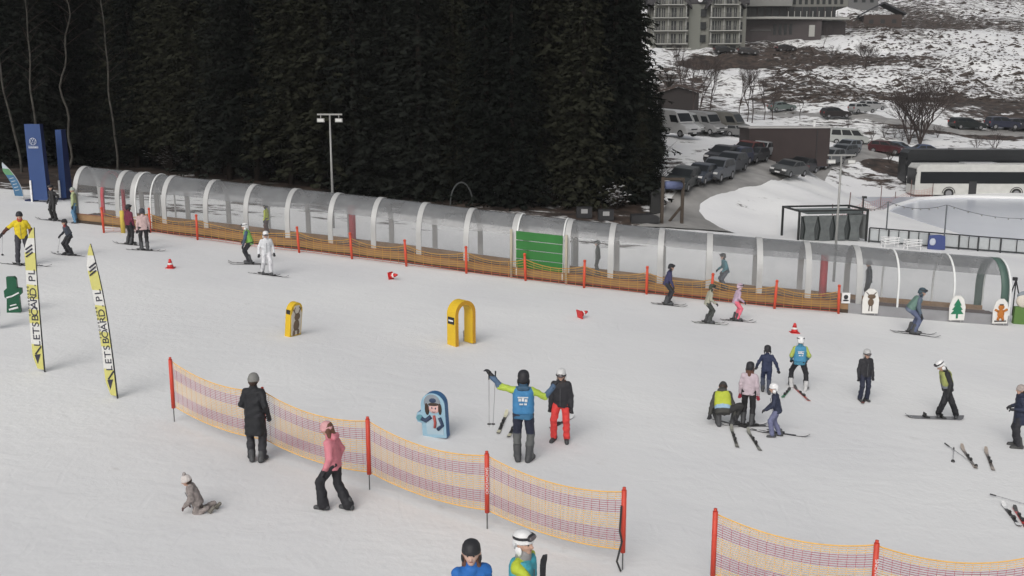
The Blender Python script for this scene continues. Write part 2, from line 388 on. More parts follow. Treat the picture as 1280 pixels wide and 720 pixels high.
SKIBOOT = sdf_mesh('ski_boot', [((0,-.09,.05),(0,.17,.045),.058,.05,0), ((0,-.05,.08),(0,0,.30),.066,.072,0), ((0,-.09,.012),(0,.19,.012),.04,.04,0)], .016, [DARKG], k=.03, cuts=[((0,0,0),(0,0,-1)), ((0,0,.33),(0,0,1))])
BOOT = sdf_mesh('boot', [((0,-.08,.045),(0,.15,.04),.05,.043,0), ((0,-.05,.06),(0,-.03,.20),.055,.058,0)], .016, [BLACK], k=.03, cuts=[((0,0,0),(0,0,-1))])
mb = MB(); mb.lathe([(.128,-.015),(.133,.0),(.131,.03),(.122,.07),(.098,.105),(.06,.126),(.02,.134)], 20, 0, .86, 1.0, (0,-.014,.045))
for sd in (-1, 1): mb.ball((sd*.101,-.02,-.045), (.022,.05,.055), 8, 0)
for i in range(3): mb.box((-.04+.04*i,-.03,.158), (.012,.07,.012), 1)
mb.v = [(x, y, z-.07*min(1,max(0,(.03-y)/.10))*min(1,max(0,(.12-z)/.07))) if abs(x) < .10 or z > .05 else (x,y,z) for x, y, z in mb.v]
HELMET = mb.mesh('helmet', [BLACK, DARKG], True)
mb = MB(); mb.ball((0,.098,.045), (.082,.035,.043), 8, 0); mb.ball((0,.112,.045), (.070,.03,.034), 8, 1)
mb.tube([(.118*math.sin(R(a))*.93,.122*math.cos(R(a))-.01,.045) for a in range(35, 326, 15)], .017, 6, 0)
GOGGLES = mb.mesh('goggles', [BLACK, LENS], True)
mb = MB(); mb.lathe([(.110,-.02),(.116,.0),(.114,.03),(.104,.07),(.080,.11),(.04,.132),(.012,.138)], 18, 0, .90, 1.02, (0,-.012,.02)); mb.lathe([(.117,-.025),(.122,-.01),(.122,.02),(.117,.035)], 18, 0, .90, 1.02, (0,-.012,.02))
BEANIE = mb.mesh('knitted_hat', [BLACK], True)
POMPOM = MB().ball((0,-.015,.175), .045, 8).mesh('pompom', [WHITEP], True)
HAIR = sdf_mesh('hair', [((0,-.035,.045),(0,-.03,.02),.098,.1,0), ((-.07,-.03,0),(-.075,-.03,-.17),.045,.04,0), ((.07,-.03,0),(.075,-.03,-.17),.045,.04,0), ((0,-.075,0),(0,-.09,-.19),.06,.05,0)], .018, [HAIRB], k=.03)
SHORTHAIR = sdf_mesh('hair', [((0,-.03,.03),(0,-.035,.0),.099,.097,0), ((0,-.06,-.02),(0,-.05,-.06),.06,.05,0)], .018, [HAIRD], k=.03)
EYE = MB().ball((0,0,0), (.014,.008,.009), 6).mesh('eye', [RUBBER], True)
MOUTH = MB().ball((0,0,0), (.025,.006,.006), 6).mesh('mouth', [mat('lips', (.30,.10,.09), .5)], True)
def ik(a, t, l1, l2, pole):
    a, t = Vector(a), Vector(t); d = t-a; L = min(max(d.length, .05), (l1+l2)*.998); u = d.normalized()
    x = (l1*l1-l2*l2+L*L)/(2*L); q = math.sqrt(max(l1*l1-x*x, 0))
    p = Vector(pole); p = (p-u*p.dot(u)); p = p.normalized() if p.length > 1e-4 else Vector((0,1,0))
    return a+u*x+p*q, a+u*L
POSE = dict(
 stand=dict(pz=.965, lean=2, fl=(-.12,.0,8), fr=(.12,.0,-8), hl=(-.25,.06,-.09), hr=(.25,.06,-.09)),
 ski=dict(pz=.87, lean=16, fl=(-.14,.0,4), fr=(.14,.03,-4), hl=(-.30,.26,.10), hr=(.30,.26,.10), py=-.06),
 tuck=dict(pz=.80, lean=34, fl=(-.15,.0,4), fr=(.15,.05,-4), hl=(-.25,.34,.05), hr=(.25,.34,.05), py=-.12),
 walk=dict(pz=.925, lean=5, fl=(-.10,.24,3), fr=(.10,-.24,-3), hl=(-.25,-.10,-.04), hr=(.25,.18,-.04)),
 arms=dict(pz=.965, lean=2, fl=(-.11,.0,10), fr=(.12,.02,-20), hl=(-.62,.10,.70), hr=(.60,.16,.62)),
 squat=dict(kneeout=.5, pz=.42, lean=40, fl=(-.22,-.02,25), fr=(.24,.22,-20), hl=(-.66,.22,-.28), hr=(.42,.46,-.30), py=-.12),
 sit=dict(pz=.17, lean=28, fl=(-.16,.42,15), fr=(.12,.55,-25), hl=(-.26,.36,.02), hr=(.24,.36,.02), py=0, lift=.10))
def person(name_label, px, py, top=None, ht=None, yaw=0, pose='stand', j=(.05,.05,.06), j2=None, j3=None, t=(.03,.03,.035), t2=None,
           boots=DARKG, gl=BLACK, hat='helmet', hc=None, hc2=None, gog=True, hair=None, ski=0, vest=None, group=None, bulk=1.0, long=0, flare=0,
           head=(0,0), loc=None, det=0, skiyaw=None, over=None, collar=None, hood=None, skicol=(.04,.04,.045), skil=None, skin=None, pom=False, fset=None, prints=False):
    p = Vector(G(px, py)) if loc is None else Vector(loc)
    if ht is None:
        lo_, hi_ = .3, 2.6
        for _ in range(30):
            mid = (lo_+hi_)/2
            if proj((p.x, p.y, p.z+mid))[1] > top: lo_ = mid
            else: hi_ = mid
        ht = lo_
    q = dict(POSE[pose]);
    if over: q.update(over)
    full = ht if pose in ('stand','walk','arms') else ht*q.get('k', dict(ski=1.06, tuck=1.18, squat=1.45, sit=1.9)[pose])
    S = full/1.75; hs = 1+max(0, 1.62-full)*.42
    yw = R(yaw); root = empty('person', p, yw, name_label, 'person', group)
    ca, sa = math.cos(yw), math.sin(yw)
    def gz(x, y):                                   # ground height under a local point
        return 0 if loc is not None else h(p.x+(ca*x-sa*y)*S, p.y+(sa*x+ca*y)*S)/S - p.z/S
    base = .05/S if ski else 0
    lift = q.get('lift', 0)
    feet = [(Vector((f[0], f[1], gz(f[0], f[1])+base+(f[3] if len(f) > 3 else 0)+lift)), R(f[2])) for f in (q['fl'], q['fr'])]
    pel = Vector((q.get('px',0), q.get('py',0), q['pz']+base + min(f[0].z-base-lift for f in feet)*.7))
    ln, sd, tw = R(q['lean']), R(q.get('side',0)), R(q.get('twist',0))
    B = Matrix.Rotation(tw, 3, 'Z')@Matrix.Rotation(sd, 3, 'Y')@Matrix.Rotation(-ln, 3, 'X')
    tx, ty, tz = B@Vector((1,0,0)), B@Vector((0,1,0)), B@Vector((0,0,1))
    neck = pel+tz*.505; HB = Matrix.Rotation(R(head[0])+tw, 3, 'Z')@Matrix.Rotation(-R(q['lean']*.35+head[1]), 3, 'X')
    hc_ = neck+(HB@Vector((0,.03,.155)))*(1+(hs-1)*.7)
    sh = [pel+tz*.455-tx*.165, pel+tz*.455+tx*.165]
    hands, elb = [], []
    for i, k in enumerate(('hl','hr')):
        sdn = -1 if i == 0 else 1
        tgt = pel+B@Vector(q[k]) if not q.get('abs') else Vector(q[k])
        e, hnd = ik(sh[i], tgt, .29, .27, (sdn*.5,-.8,-.5) if pose != 'arms' else (0,-.2,-1)); elb.append(e); hands.append(hnd)
    hip = [pel-tx*.095, pel+tx*.095]; knee, ank = [], []
    for i in range(2):
        f, fy = feet[i]; a = f+Vector((0,0,.13)); d = Vector((-math.sin(fy), math.cos(fy), 0))
        kn, a = ik(hip[i], a, .43, .42, d+Vector(((-1 if i==0 else 1)*q.get('kneeout',.03),0,q.get('polez',.15)))); knee.append(kn); ank.append(a)
    v = (.011 if det else .02)/1.0
    SC = Matrix.Scale(S, 4)
    sk = skin or SKIN
    # body
    def Hh(x, y, z): return hc_+(HB@Vector((x,y,z)))*hs
    caps = [(neck-tz*.05, hc_-(HB@Vector((0,0,.05))), .055, .055, 0), (Hh(0,-.015,.03), Hh(0,-.01,.02), .098*hs, .096*hs, 0), (Hh(0,.035,-.03), Hh(0,.045,-.075), .068*hs, .042*hs, 0),
            (Hh(0,.09,.01), Hh(0,.112,-.025), .012*hs, .017*hs, 0), (Hh(-.095,-.01,-.02), Hh(-.098,-.01,.02), .015, .018, 0), (Hh(.095,-.01,-.02), Hh(.098,-.01,.02), .015, .018, 0),
            (pel-tx*.07, pel+tz*.4-tx*.08, .09, .09, 0), (pel+tx*.07, pel+tz*.4+tx*.08, .09, .09, 0)]
    for i in range(2):
        caps += [(pel+tz*.4, sh[i], .07, .045, 0), (sh[i], elb[i], .042, .036, 0), (elb[i], hands[i], .036, .027, 0), (hip[i], knee[i], .075, .05, 0), (knee[i], ank[i], .05, .038, 0)]
    me = sdf_mesh('body', caps, v, [sk], k=.02); me.transform(SC); link('body', me, root)
    # trousers
    T1, T2 = cm(*t), cm(*(t2 or t)); caps = [(pel-tx*.055, pel+tx*.055, .112, .112, 0)]
    for i in range(2):
        mid = knee[i].lerp(ank[i], .55); caps += [(hip[i], knee[i], .108, .082, 0), (knee[i], mid, .082, .078+flare*.5, 1), (mid, ank[i]+Vector((0,0,-.02)), .078+flare*.5, .080+flare, 1)]
    me = sdf_mesh('trousers', caps, v*1.0, [T1, T2], k=.03, wr=.011); me.transform(SC); link('trousers', me, root)
    # jacket
    J1, J2, J3 = cm(*j), cm(*(j2 or j)), cm(*(j3 or j2 or j)); b_ = bulk
    hem = -.06-long
    caps = [(pel+tz*hem-tx*.07, pel+tz*.40-tx*.08, .122*b_+long*.05, .110*b_, 0), (pel+tz*hem+tx*.07, pel+tz*.40+tx*.08, .122*b_+long*.05, .110*b_, 0),
            (pel+tz*hem, pel+tz*.35, .122*b_+long*.06, .118*b_, 0), (neck-tz*.06, neck+tz*.035, .085, .078, 0)]
    for i in range(2):
        caps += [(neck-tz*.035, sh[i]-tz*.01, .075, .062*b_, 0), (pel+tz*.42, sh[i]-tz*.03, .09, .070*b_, 0), (sh[i]-tz*.015, elb[i], .074*b_, .064*b_, 1), (elb[i], hands[i], .064*b_, .050*b_, 2)]
    hp = pel+tz*(hem-.045)
    # The hem cut must not trim sleeves that hang below it, so the trunk is cut through its own caps
    me = sdf_mesh('jacket', caps, v*1.05, [J1, J2, J3], k=.025, cuts=[(hp, -tz)], ncut=4, wr=.012); me.transform(SC); jk = link('jacket', me, root)
    if collar or hood:
        c_ = cm(*(collar or hood)); caps = [(neck-tz*.01, neck+tz*.05+ty*.01, .098, .088, 0)]
        if hood: caps += [(neck-ty*.09-tx*.07, neck-ty*.09+tx*.07, .055, .055, 0)]
        me = sdf_mesh('hood' if hood else 'collar', caps, v, [c_], k=.03); me.transform(SC); link('hood' if hood else 'collar', me, root)
    if vest:
        caps = [(pel+tz*.06-tx*.06, pel+tz*.41-tx*.072, .150*b_, .136*b_, 0), (pel+tz*.06+tx*.06, pel+tz*.41+tx*.072, .150*b_, .136*b_, 0)]
        if len(vest) > 1: caps = [(pel+tz*.06-tx*.06, pel+tz*.06+tx*.06, .142*b_, .142*b_, 1), (pel+tz*.17-tx*.07, pel+tz*.41-tx*.072, .146*b_, .134*b_, 0), (pel+tz*.17+tx*.07, pel+tz*.41+tx*.072, .146*b_, .134*b_, 0)]
        me = sdf_mesh('vest', caps, v*1.05, [cm(*x) for x in vest], k=.02, cuts=[(pel+tz*.005, -tz), (pel+tz*.50, tz)], wr=.006); me.transform(SC); link('vest', me, root)
    if prints:      # white print on the back and the chest zip
        PR = cm(.62,.64,.66)
        def bk(x, z, y): return (pel+tz*z+tx*x+ty*y)*S
        y_ = -(.154*b_+.010); mb = MB()
        for x, z, w_, hh in ((-.06,.27,.05,.05),(.0,.27,.045,.06),(.06,.26,.05,.05),(-.03,.20,.07,.025),(.05,.20,.05,.03),(0,.335,.20,.018)):
            mb.add([bk(x-w_/2,z,y_), bk(x+w_/2,z,y_), bk(x+w_/2,z+hh,y_), bk(x-w_/2,z+hh,y_), bk(x-w_/2,z,y_+.03), bk(x+w_/2,z,y_+.03), bk(x+w_/2,z+hh,y_+.03), bk(x-w_/2,z+hh,y_+.03)], [(0,1,2,3),(0,4,5,1),(3,2,6,7),(0,3,7,4),(1,5,6,2),(4,7,6,5)])
        mb.build('back_print', PR, root)
    mb = MB(); q_ = .128*b_+.014
    mb.tube([(pel+tz*(hem+.02+i*.085)+ty*(q_+(.012 if i < 2 else .004)))*S for i in range(6)], .007, 4); mb.build('zip', cm(.12,.12,.13), root)
    # boots, gloves, head gear
    wf = []
    for i in range(2):
        f, fy = feet[i]; M = Matrix.Translation(f*S)@Matrix.Rotation(fy, 4, 'Z')
        if pose == 'sit': M = M@Matrix.Rotation(R(50), 4, 'X')
        o = link('boot', SKIBOOT if ski or fset else BOOT, root, M=M@SC); recolor(o, 0, boots)
        d = (hands[i]-elb[i]).normalized(); up = Vector((0,0,1)) if abs(d.z) < .8 else ty
        x = d.cross(up).normalized(); u2 = x.cross(d); M = Matrix((x, d, u2)).transposed().to_4x4(); M.translation = (hands[i]+d*.02)*S
        o = link('glove', GLOVE[-1 if i == 0 else 1], root, M=M@SC); recolor(o, 0, gl)
        wf.append((Vector((p.x+(ca*f.x-sa*f.y)*S, p.y+(sa*f.x+ca*f.y)*S, 0)), yw+fy))
    HM = HB.to_4x4(); HM.translation = hc_*S; HM = HM@Matrix.Scale(S*hs, 4)
    for sdn in (-1, 1): link('eye', EYE, root, M=HM@Matrix.Translation((sdn*.034,.082,.012)))
    link('mouth', MOUTH, root, M=HM@Matrix.Translation((0,.086,-.058)))
    if hat == 'helmet':
        o = link('helmet', HELMET, root, M=HM); recolor(o, 0, hc or BLACK)
        if hc2: recolor(o, 1, hc2)
        if gog: link('goggles', GOGGLES, root, M=HM@Matrix.Translation((0,.012,-.02 if gog == 'on' else .055)))
    elif hat == 'beanie':
        o = link('knitted_hat', BEANIE, root, M=HM); recolor(o, 0, hc or BLACK)
        if pom: oo = link('pompom', POMPOM, o); recolor(oo, 0, hc2 or hc or WHITEP)
    if hair == 'long': link('hair', HAIR, root, M=HM)
    elif hair: link('hair', SHORTHAIR, root, M=HM)
    root['_h'] = 0; del root['_h']
    W = lambda v_: Vector((p.x+(ca*v_.x-sa*v_.y)*S, p.y+(sa*v_.x+ca*v_.y)*S, p.z+v_.z*S))
    if ski:
        L = skil or ski; wf.sort(key=lambda a: -a[0].y)
        for i, (q_, y_) in enumerate(wf):
            if ski == 'one' and i: continue
            ski_on_snow(q_.x, q_.y, (R(skiyaw) if skiyaw is not None else y_), 1.0 if ski is True else L, skicol,
                        ('farther' if i == 0 else 'nearer')+' ski under '+name_label.split(' with ')[0].split(' beside ')[0].split(' standing')[0].replace('person in','the person in'), 'skis worn on the slope')
    return dict(root=root, hl=W(hands[0]), hr=W(hands[1]), p=p, S=S, fw=(-sa, ca))
# ------------------------------------------------------------------ skis and poles
def ski_mesh(L):
    mb = MB(); n = 18; vs = []
    for i in range(n+1):
        s = i/n; y = (s-.46)*L; wd = .035*(1+.35*(2*abs(s-.48))**2)
        if s > .95: wd *= .62
        if s < .02: wd *= .85
        z = .004+.10*max(0, s-.86)**1.5/(.14**1.5)*.9*L/1.6+.02*max(0,.05-s)/.05
        vs += [(-wd,y,z),(wd,y,z),(wd,y,z+.014),(-wd,y,z+.014)]
    fs = []; mi = []
    for i in range(n):
        a, b_ = i*4, i*4+4
        for k in range(4): fs.append((a+k, a+(k+1)%4, b_+(k+1)%4, b_+k)); mi.append(1 if k == 2 and (i < 3 or 6 < i < 8 or i > 13) else 0)
    fs += [(3,2,1,0), (n*4,n*4+1,n*4+2,n*4+3)]; mi += [0, 0]
    mb.add(vs, fs); mb.m = mi
    return mb.mesh('ski', [DARKG, WHITEP], False)
mb = MB(); mb.box((0,.0,.026),(.05,.40,.016)); mb.box((0,.16,.045),(.06,.07,.04)); mb.box((0,-.15,.05),(.058,.10,.05)); mb.box((0,-.20,.065),(.03,.08,.012))
BINDING = mb.mesh('binding', [RUBBER])
SKIM = {}
def ski_on_snow(x, y, yaw, L=1.5, col=(.04,.04,.045), label='', group=None, col2=None, z=None, roll=0):
    if L is True: L = 1.4
    k = round(L, 1)
    if k not in SKIM: SKIM[k] = ski_mesh(k)
    zz = h(x, y) if z is None else z
    M = frame((x, y, zz+.002), yaw, normal(x, y))
    o = link('ski', SKIM[k], M=M); recolor(o, 0, cm(*col, .3)); 
    if col2: recolor(o, 1, cm(*col2, .3))
    tag(o, label, 'ski', group); bd = link('binding', BINDING, o); return o
ALU = mat('aluminium', (.45,.45,.46), .4, .7)
def pole(a, b_, label, col=None):
    a, b_ = Vector(a), Vector(b_); d = (b_-a).normalized()
    r = empty('ski_pole', b_, 0, label, 'ski pole')
    A = a-b_
    MB().tube([A*.9, (0,0,0)], [.009,.006], 6).build('shaft', col or ALU, r)
    MB().tube([A*1.06, A*.9], [.017,.015], 8).build('grip', RUBBER, r)
    MB().tube([-d*.07, -d*.085], [.045,.04], 10).build('basket', RUBBER, r)
    return r
# ------------------------------------------------------------------ people
YEL, LIME, BLUE, TEAL, NAVY = (.62,.50,.03), (.42,.52,.06), (.05,.18,.42), (.06,.28,.38), (.022,.03,.07)
HW = WHITEP
P = {}
P['yel'] = person('person in yellow ski school jacket with dark cap planting a pole', 30, 331, 266, yaw=205, pose='stand', j=(.68,.52,.02), j3=(.10,.04,.03), t=(.045,.045,.055), hat='beanie', collar=(.35,.06,.03), ski=1.6, skiyaw=-98,
   over=dict(fl=(-.2,.0,0), fr=(.17,.05,0), hl=(-.28,.15,.02), hr=(.55,.15,.12), lean=6))
pole(P['yel']['hr'], G(3, 319), 'thin ski pole planted by the person in yellow jacket')
P['blk'] = person('person in black ski clothing standing beside the blue pillars', 68, 276, 233, yaw=150, pose='stand', j=(.02,.02,.025), t=(.02,.02,.022), ski=1.6, skiyaw=88, over=dict(hl=(-.34,.02,0), hr=(.34,.02,0)))
P['ch1'] = person('child in dark patterned jacket and dark helmet with one pole', 87, 319, 276, yaw=140, pose='ski', j=(.05,.06,.085), j2=(.03,.035,.045), t=(.025,.025,.03), hc=BLACK, collar=(.25,.04,.04), ski=1.2, skiyaw=95)
pole(P['ch1']['hr'], G(72, 317), 'short ski pole held by the child in dark patterned jacket')
P['wine'] = person('person in dark wine red jacket at the yellow post', 163, 306, 258, yaw=-30, pose='stand', j=(.14,.02,.045), t=(.02,.02,.025), ski=1.4, skiyaw=80)
P['pinkj'] = person('person in pale pink jacket and black trousers by the tunnel', 181, 313, 263, yaw=30, pose='stand', j=(.52,.38,.37), t=(.02,.02,.025), hc=cm(.05,.05,.06), ski=1.4, skiyaw=-80, gog=False)
P['grn'] = person('person in green and blue jacket with white helmet skiing down', 312, 330, 281, yaw=100, pose='ski', j=(.16,.32,.10), j2=(.05,.09,.15), j3=(.05,.07,.10), t=(.02,.022,.03), hc=HW, ski=1.6, vest=((.20,.42,.08),), over=dict(hl=(-.3,.30,-.05)))
P['wht'] = person('person in white ski suit walking on skis', 334, 344, 290, yaw=205, pose='walk', j=(.62,.63,.65), t=(.62,.62,.64), hc=HW, gog='on', ski=1.4, skiyaw=-105, over=dict(fl=(-.14,.12,0), fr=(.14,-.18,0), hl=(-.3,.05,-.06), hr=(.3,.05,-.06)))
P['dk1'] = person('person in navy jacket with dark helmet gliding along the tunnel', 834, 381, 332, yaw=-95, pose='ski', j=(.04,.04,.10), t=(.025,.025,.03), ski=1.4, over=dict(hl=(-.2,.28,-.02), hr=(.2,.28,-.02)))
P['bei'] = person('child in beige jacket and dark trousers skiing', 885, 404, 358, yaw=-85, pose='ski', j=(.34,.33,.26), t=(.05,.055,.05), hc=cm(.06,.07,.05), ski=1.3, skicol=(.12,.13,.12))
P['pnk2'] = person('child in lilac jacket and bright pink trousers skiing', 920, 401, 357, yaw=-85, pose='ski', j=(.45,.33,.42), t=(.75,.16,.22), hc=cm(.50,.38,.46), ski=1.3)
P['blu'] = person('person in grey blue ski suit bent forward on skis', 1140, 417, 363, yaw=-100, pose='tuck', j=(.13,.16,.22), j2=(.09,.12,.16), t=(.10,.12,.20), hc=cm(.05,.08,.10), vest=((.12,.20,.17),), ski=1.7)
P['boy'] = person('child in navy suit walking off beyond the lilac jacket', 957, 491, 433, yaw=-8, pose='walk', j=(.025,.032,.075), t=(.022,.03,.07), t2=(.05,.06,.09), gog=False, over=dict(fl=(-.1,.14,0), fr=(.1,-.14,0), hl=(-.36,.0,.08), hr=(.40,.02,-.02)))
P['ins2'] = person('person in teal and lime instructor jacket with ski on one foot', 998, 486, 421, yaw=-8, pose='stand', j=(.05,.20,.30), j2=(.36,.42,.09), j3=(.06,.22,.30), t=(.018,.018,.022), hc=HW, hc2=BLACK, boots=cm(.5,.5,.5), vest=((.06,.24,.40),), fset=1, prints=True, over=dict(fl=(-.24,.1,20), fr=(.22,-.12,-30), hl=(-.25,.18,.06), hr=(.25,.18,.06), pz=.93, lean=8))
P['sqt'] = person('person in lime vest squatting with one arm down', 903, 532, 477, yaw=-15, pose='squat', j=(.05,.05,.045), t=(.045,.045,.04), hat='beanie', hc=cm(.04,.04,.04), hair='short', head=(0,40), vest=((.42,.48,.05),(.28,.42,.55)), fset=1, hood=(.05,.05,.045), over=dict(fl=(-.10,-.05,15), fr=(.27,.14,-40), hl=(-.42,.06,-.42), hr=(.36,.32,-.42), pz=.46, lean=40, side=-6, kneeout=.22, k=1.52))
P['lil'] = person('child in pale lilac jacket and black trousers watching', 934, 532, 457, yaw=-25, pose='stand', j=(.47,.39,.43), t=(.022,.022,.028), hair='long', gog=False, gl=cm(.30,.03,.05), ski=1.3, skiyaw=-75)
P['sml'] = person('small child in navy jacket with white helmet leaning', 970, 546, 480, yaw=75, pose='walk', j=(.022,.028,.055), t=(.14,.15,.25), hc=HW, gog=False, over=dict(fl=(-.13,.12,20), fr=(.13,-.10,0), lean=12, hl=(-.22,.34,.10), hr=(.22,.26,.06)), bulk=1.1)
P['kid'] = person('child in black jacket and white helmet facing the camera', 1079, 501, 438, yaw=188, pose='stand', j=(.022,.024,.035), t=(.02,.024,.045), hc=cm(.45,.45,.45), gog='on', bulk=1.08)
P['snb'] = person('person in black with grey yellow vest riding a snowboard', 1181, 522, 445, yaw=88, pose='stand', j=(.025,.025,.028), t=(.018,.018,.02), hc=HW, vest=((.33,.36,.12),(.20,.21,.24)), head=(0,30), loc=None, over=dict(fl=(-.02,.19,70,.02), fr=(.02,-.30,70,.02), lean=13, pz=.86, hl=(-.3,.10,-.05), hr=(.3,-.06,-.05)))
P['edge'] = person('person in long navy coat at the edge of the slope', 1271, 559, 482, yaw=78, pose='stand', j=(.022,.026,.055), t=(.025,.025,.03), hat='beanie', hc=cm(.35,.30,.28), hair='short', long=.18, bulk=1.08, fset=1, boots=cm(.06,.06,.06), over=dict(hl=(-.18,.18,.16), hr=(.22,.16,.14)))
P['arms'] = person('person in blue instructor vest with both arms spread', 654, 576, 466, yaw=-4, pose='arms', j=(.04,.14,.26), j2=(.40,.52,.07), j3=(.07,.12,.20), t=(.028,.028,.04), t2=(.10,.105,.105), vest=((.05,.20,.40),), gog=False, fset=1, hood=(.04,.09,.15), hair='short', prints=True, over=dict(hr=(.57,.16,.50)))
P['red'] = person('child in black jacket and bright red trousers', 701, 551, 462, yaw=168, pose='stand', j=(.022,.024,.035), t=(.72,.06,.055), hc=cm(.6,.6,.6), gog='on', hair='long', collar=(.05,.04,.04), fset=1, over=dict(fl=(-.14,0,10), fr=(.16,.06,-10)), bulk=1.08)
P['coat'] = person('person in long black coat and grey knitted hat', 321, 577, 468, yaw=-12, pose='stand', j=(.014,.015,.018), t=(.02,.022,.034), hat='beanie', hc=cm(.20,.20,.19), hair='short', long=.30, bulk=.95, gl=BLACK, over=dict(hl=(-.24,.22,.02), hr=(.26,.05,.0), fl=(-.1,.0,30), fr=(.1,.05,-5)))
P['pink'] = person('person in pink jacket and pink hat walking beside the fence', 419, 637, 524, yaw=80, pose='walk', j=(.58,.20,.24), t=(.016,.016,.024), hat='beanie', hc=cm(.60,.32,.33), hair='long', flare=.03, hood=(.58,.20,.24), head=(10,14), over=dict(fl=(-.08,.20,0), fr=(.08,-.22,-10,.0), lean=4, hl=(-.2,.1,-.06), hr=(.24,.02,-.06)))
P['sit'] = person('small child in grey patterned suit sitting on the snow', 247, 640, 590, yaw=105, pose='sit', j=(.30,.28,.27), j2=(.16,.15,.15), t=(.16,.09,.09), t2=(.20,.19,.17), hat='beanie', hc=cm(.55,.51,.49), hc2=cm(.32,.29,.28), pom=True, hair='short', bulk=1.38, over=dict(pz=.38, lean=20, fl=(-.12,-.28,0), fr=(.20,-.46,-20), hl=(-.20,.32,.06), hr=(.24,.26,-.06), polez=-1.0, lift=.06, k=1.42), head=(0,10), boots=cm(.16,.15,.13), gl=cm(.1,.06,.06))
p_ = G(590, 846)
P['fr1'] = person('person in bright blue jacket and black helmet cropped by the frame', 590, 848, 678, yaw=200, pose='stand', j=(.02,.13,.42), t=(.03,.03,.04), gog=False, hair='long', det=1, head=(-22,-2), skin=mat('skin_pale', (.55,.36,.29), .55, var=.08))
P['fr2'] = person('person in lime and turquoise jacket carrying skis', 652, 838, 667, yaw=-115, pose='stand', j=(.42,.50,.04), j2=(.42,.50,.04), j3=(.06,.36,.44), t=(.03,.03,.04), hc=HW, collar=(.26,.25,.25), det=1, vest=((.06,.34,.42),), hair='short', head=(-10,-6), over=dict(hr=(.16,.48,.20)))
for ch in P['sit']['root'].children:
    if ch.name.startswith(('jacket','trousers')):
        for i_ in range(len(ch.material_slots)): recolor(ch, i_, mat('patterned_cloth', (.24,.21,.20), .8, var=.75, scale=16))
# poles, loose skis
a = P['arms']
g = a['hl']
for dx, lab in ((-.05,'ski pole hanging from the raised glove, outer one of the pair'), (.09,'ski pole hanging from the raised glove, inner one of the pair')):
    pole(g+Vector((dx,-.03,.03)), g+Vector((dx*.6-.02,0,-1.18)), lab)
def two(px, py, qx, qy, L, lab, col=(.04,.04,.045), col2=None, group=None):
    A, B_ = G(px, py), G(qx, qy); c = (A+B_)/2
    return ski_on_snow(c[0], c[1], yaw_of(B_-A), L or float(np.linalg.norm(B_-A)), col, lab, group, col2)
two(622,544,633,518,0,'black and white ski behind the spread arms instructor, farther one', (.03,.03,.03), (.62,.60,.45))
two(635,548,648,524,0,'black and white ski half hidden by the spread arms instructor', (.03,.03,.03), (.62,.60,.45))
two(686,537,716,522,1.2,'dark ski lying behind the red trousers', (.05,.05,.055))
two(922,561,914,536,0,'dark grey ski pointing at the camera below the squatting instructor', (.07,.07,.065), (.25,.25,.22))
two(951,565,935,540,0,'dark grey ski beside the nearer feet of the small child', (.07,.07,.065), (.25,.25,.22))
two(890,524,955,541,1.6,'black ski lying across under the squatting instructor', (.025,.025,.03))
two(944,538,997,545,1.5,'black ski lying crosswise behind the small child', (.025,.025,.03))
two(1016,506,990,482,1.3,'red tipped ski on the teal instructor outer foot', (.42,.07,.06), (.08,.08,.08))
two(976,500,988,486,1.0,'green tipped ski behind the small child helmet', (.07,.30,.16), (.06,.06,.06))
two(1076,507,1086,494,1.0,'short dark ski under the child in black jacket', (.06,.05,.05), (.25,.08,.07))
two(1221,588,1202,560,0,'patterned ski lying beside the crossed poles', (.13,.11,.10), (.35,.30,.26))
two(1242,590,1232,564,0,'patterned ski lying alone nearer the slope edge', (.13,.11,.10), (.35,.30,.26))
two(1275,660,1254,632,0,'black ski lying beside the red ski', (.05,.05,.055))
two(1284,662,1268,636,0,'red ski lying next to the black one', (.50,.05,.05), (.08,.08,.08))
pole(G(1183,558)+[0,0,.05], G(1222,585)+[0,0,.03], 'longer ski pole lying beside patterned skis')
pole(G(1192,563)+[0,0,.05], G(1191,579)+[0,0,.03], 'short foreshortened ski pole lying beside patterned skis')
pole(G(1240,621)+[0,0,.05], G(1290,634)+[0,0,.03], 'ski pole lying above the red and black skis')
A, B_ = G(1131,521), G(1204,524); c = (A+B_)/2
L_ = float(np.linalg.norm(B_-A)); M = frame((c[0],c[1],c[2]+.004), yaw_of(B_-A), normal(c[0],c[1])); mb = MB(); vs = []
for i in range(25):
    s = i/24; y = (s-.5)*L_; wd = .13*(1+.10*(2*abs(s-.5))**2)*math.sqrt(max(.02, 1-max(0,(abs(s-.5)-.40)/.1)**2)); z = .10*max(0,abs(s-.5)-.4)/.1*.9
    vs += [(-wd,y,z),(wd,y,z),(wd,y,z+.012),(-wd,y,z+.012)]
fs = [(i*4+k, i*4+(k+1)%4, i*4+4+(k+1)%4, i*4+4+k) for i in range(24) for k in range(4)]+[(3,2,1,0),(96,97,98,99)]
mb.add(vs, fs); o = mb.build('snowboard', cm(.16,.16,.17,.3)); o.matrix_world = M; o.matrix_local = M
tag(o, 'long dark grey snowboard under the rider in vest', 'snowboard')
for y in (-.24,.24): MB().box((0,y,.03),(.2,.12,.03)).box((0,y-.05,.08),(.16,.02,.12)).build('binding', RUBBER, o)
# held skis of the cropped person
g = P['fr2']['hr']
r = empty('ski', Vector(at(679,691,93))-Vector((0,0,.44)), R(20), 'black ski held upright by the turquoise jacket', 'ski')
sk = link('blade', ski_mesh(1.6), r, M=Matrix.Translation((0,0,-.42))@Matrix.Rotation(R(88),4,'X')); recolor(sk, 0, BLACK); recolor(sk, 1, BLACK)
link('binding', BINDING, sk)
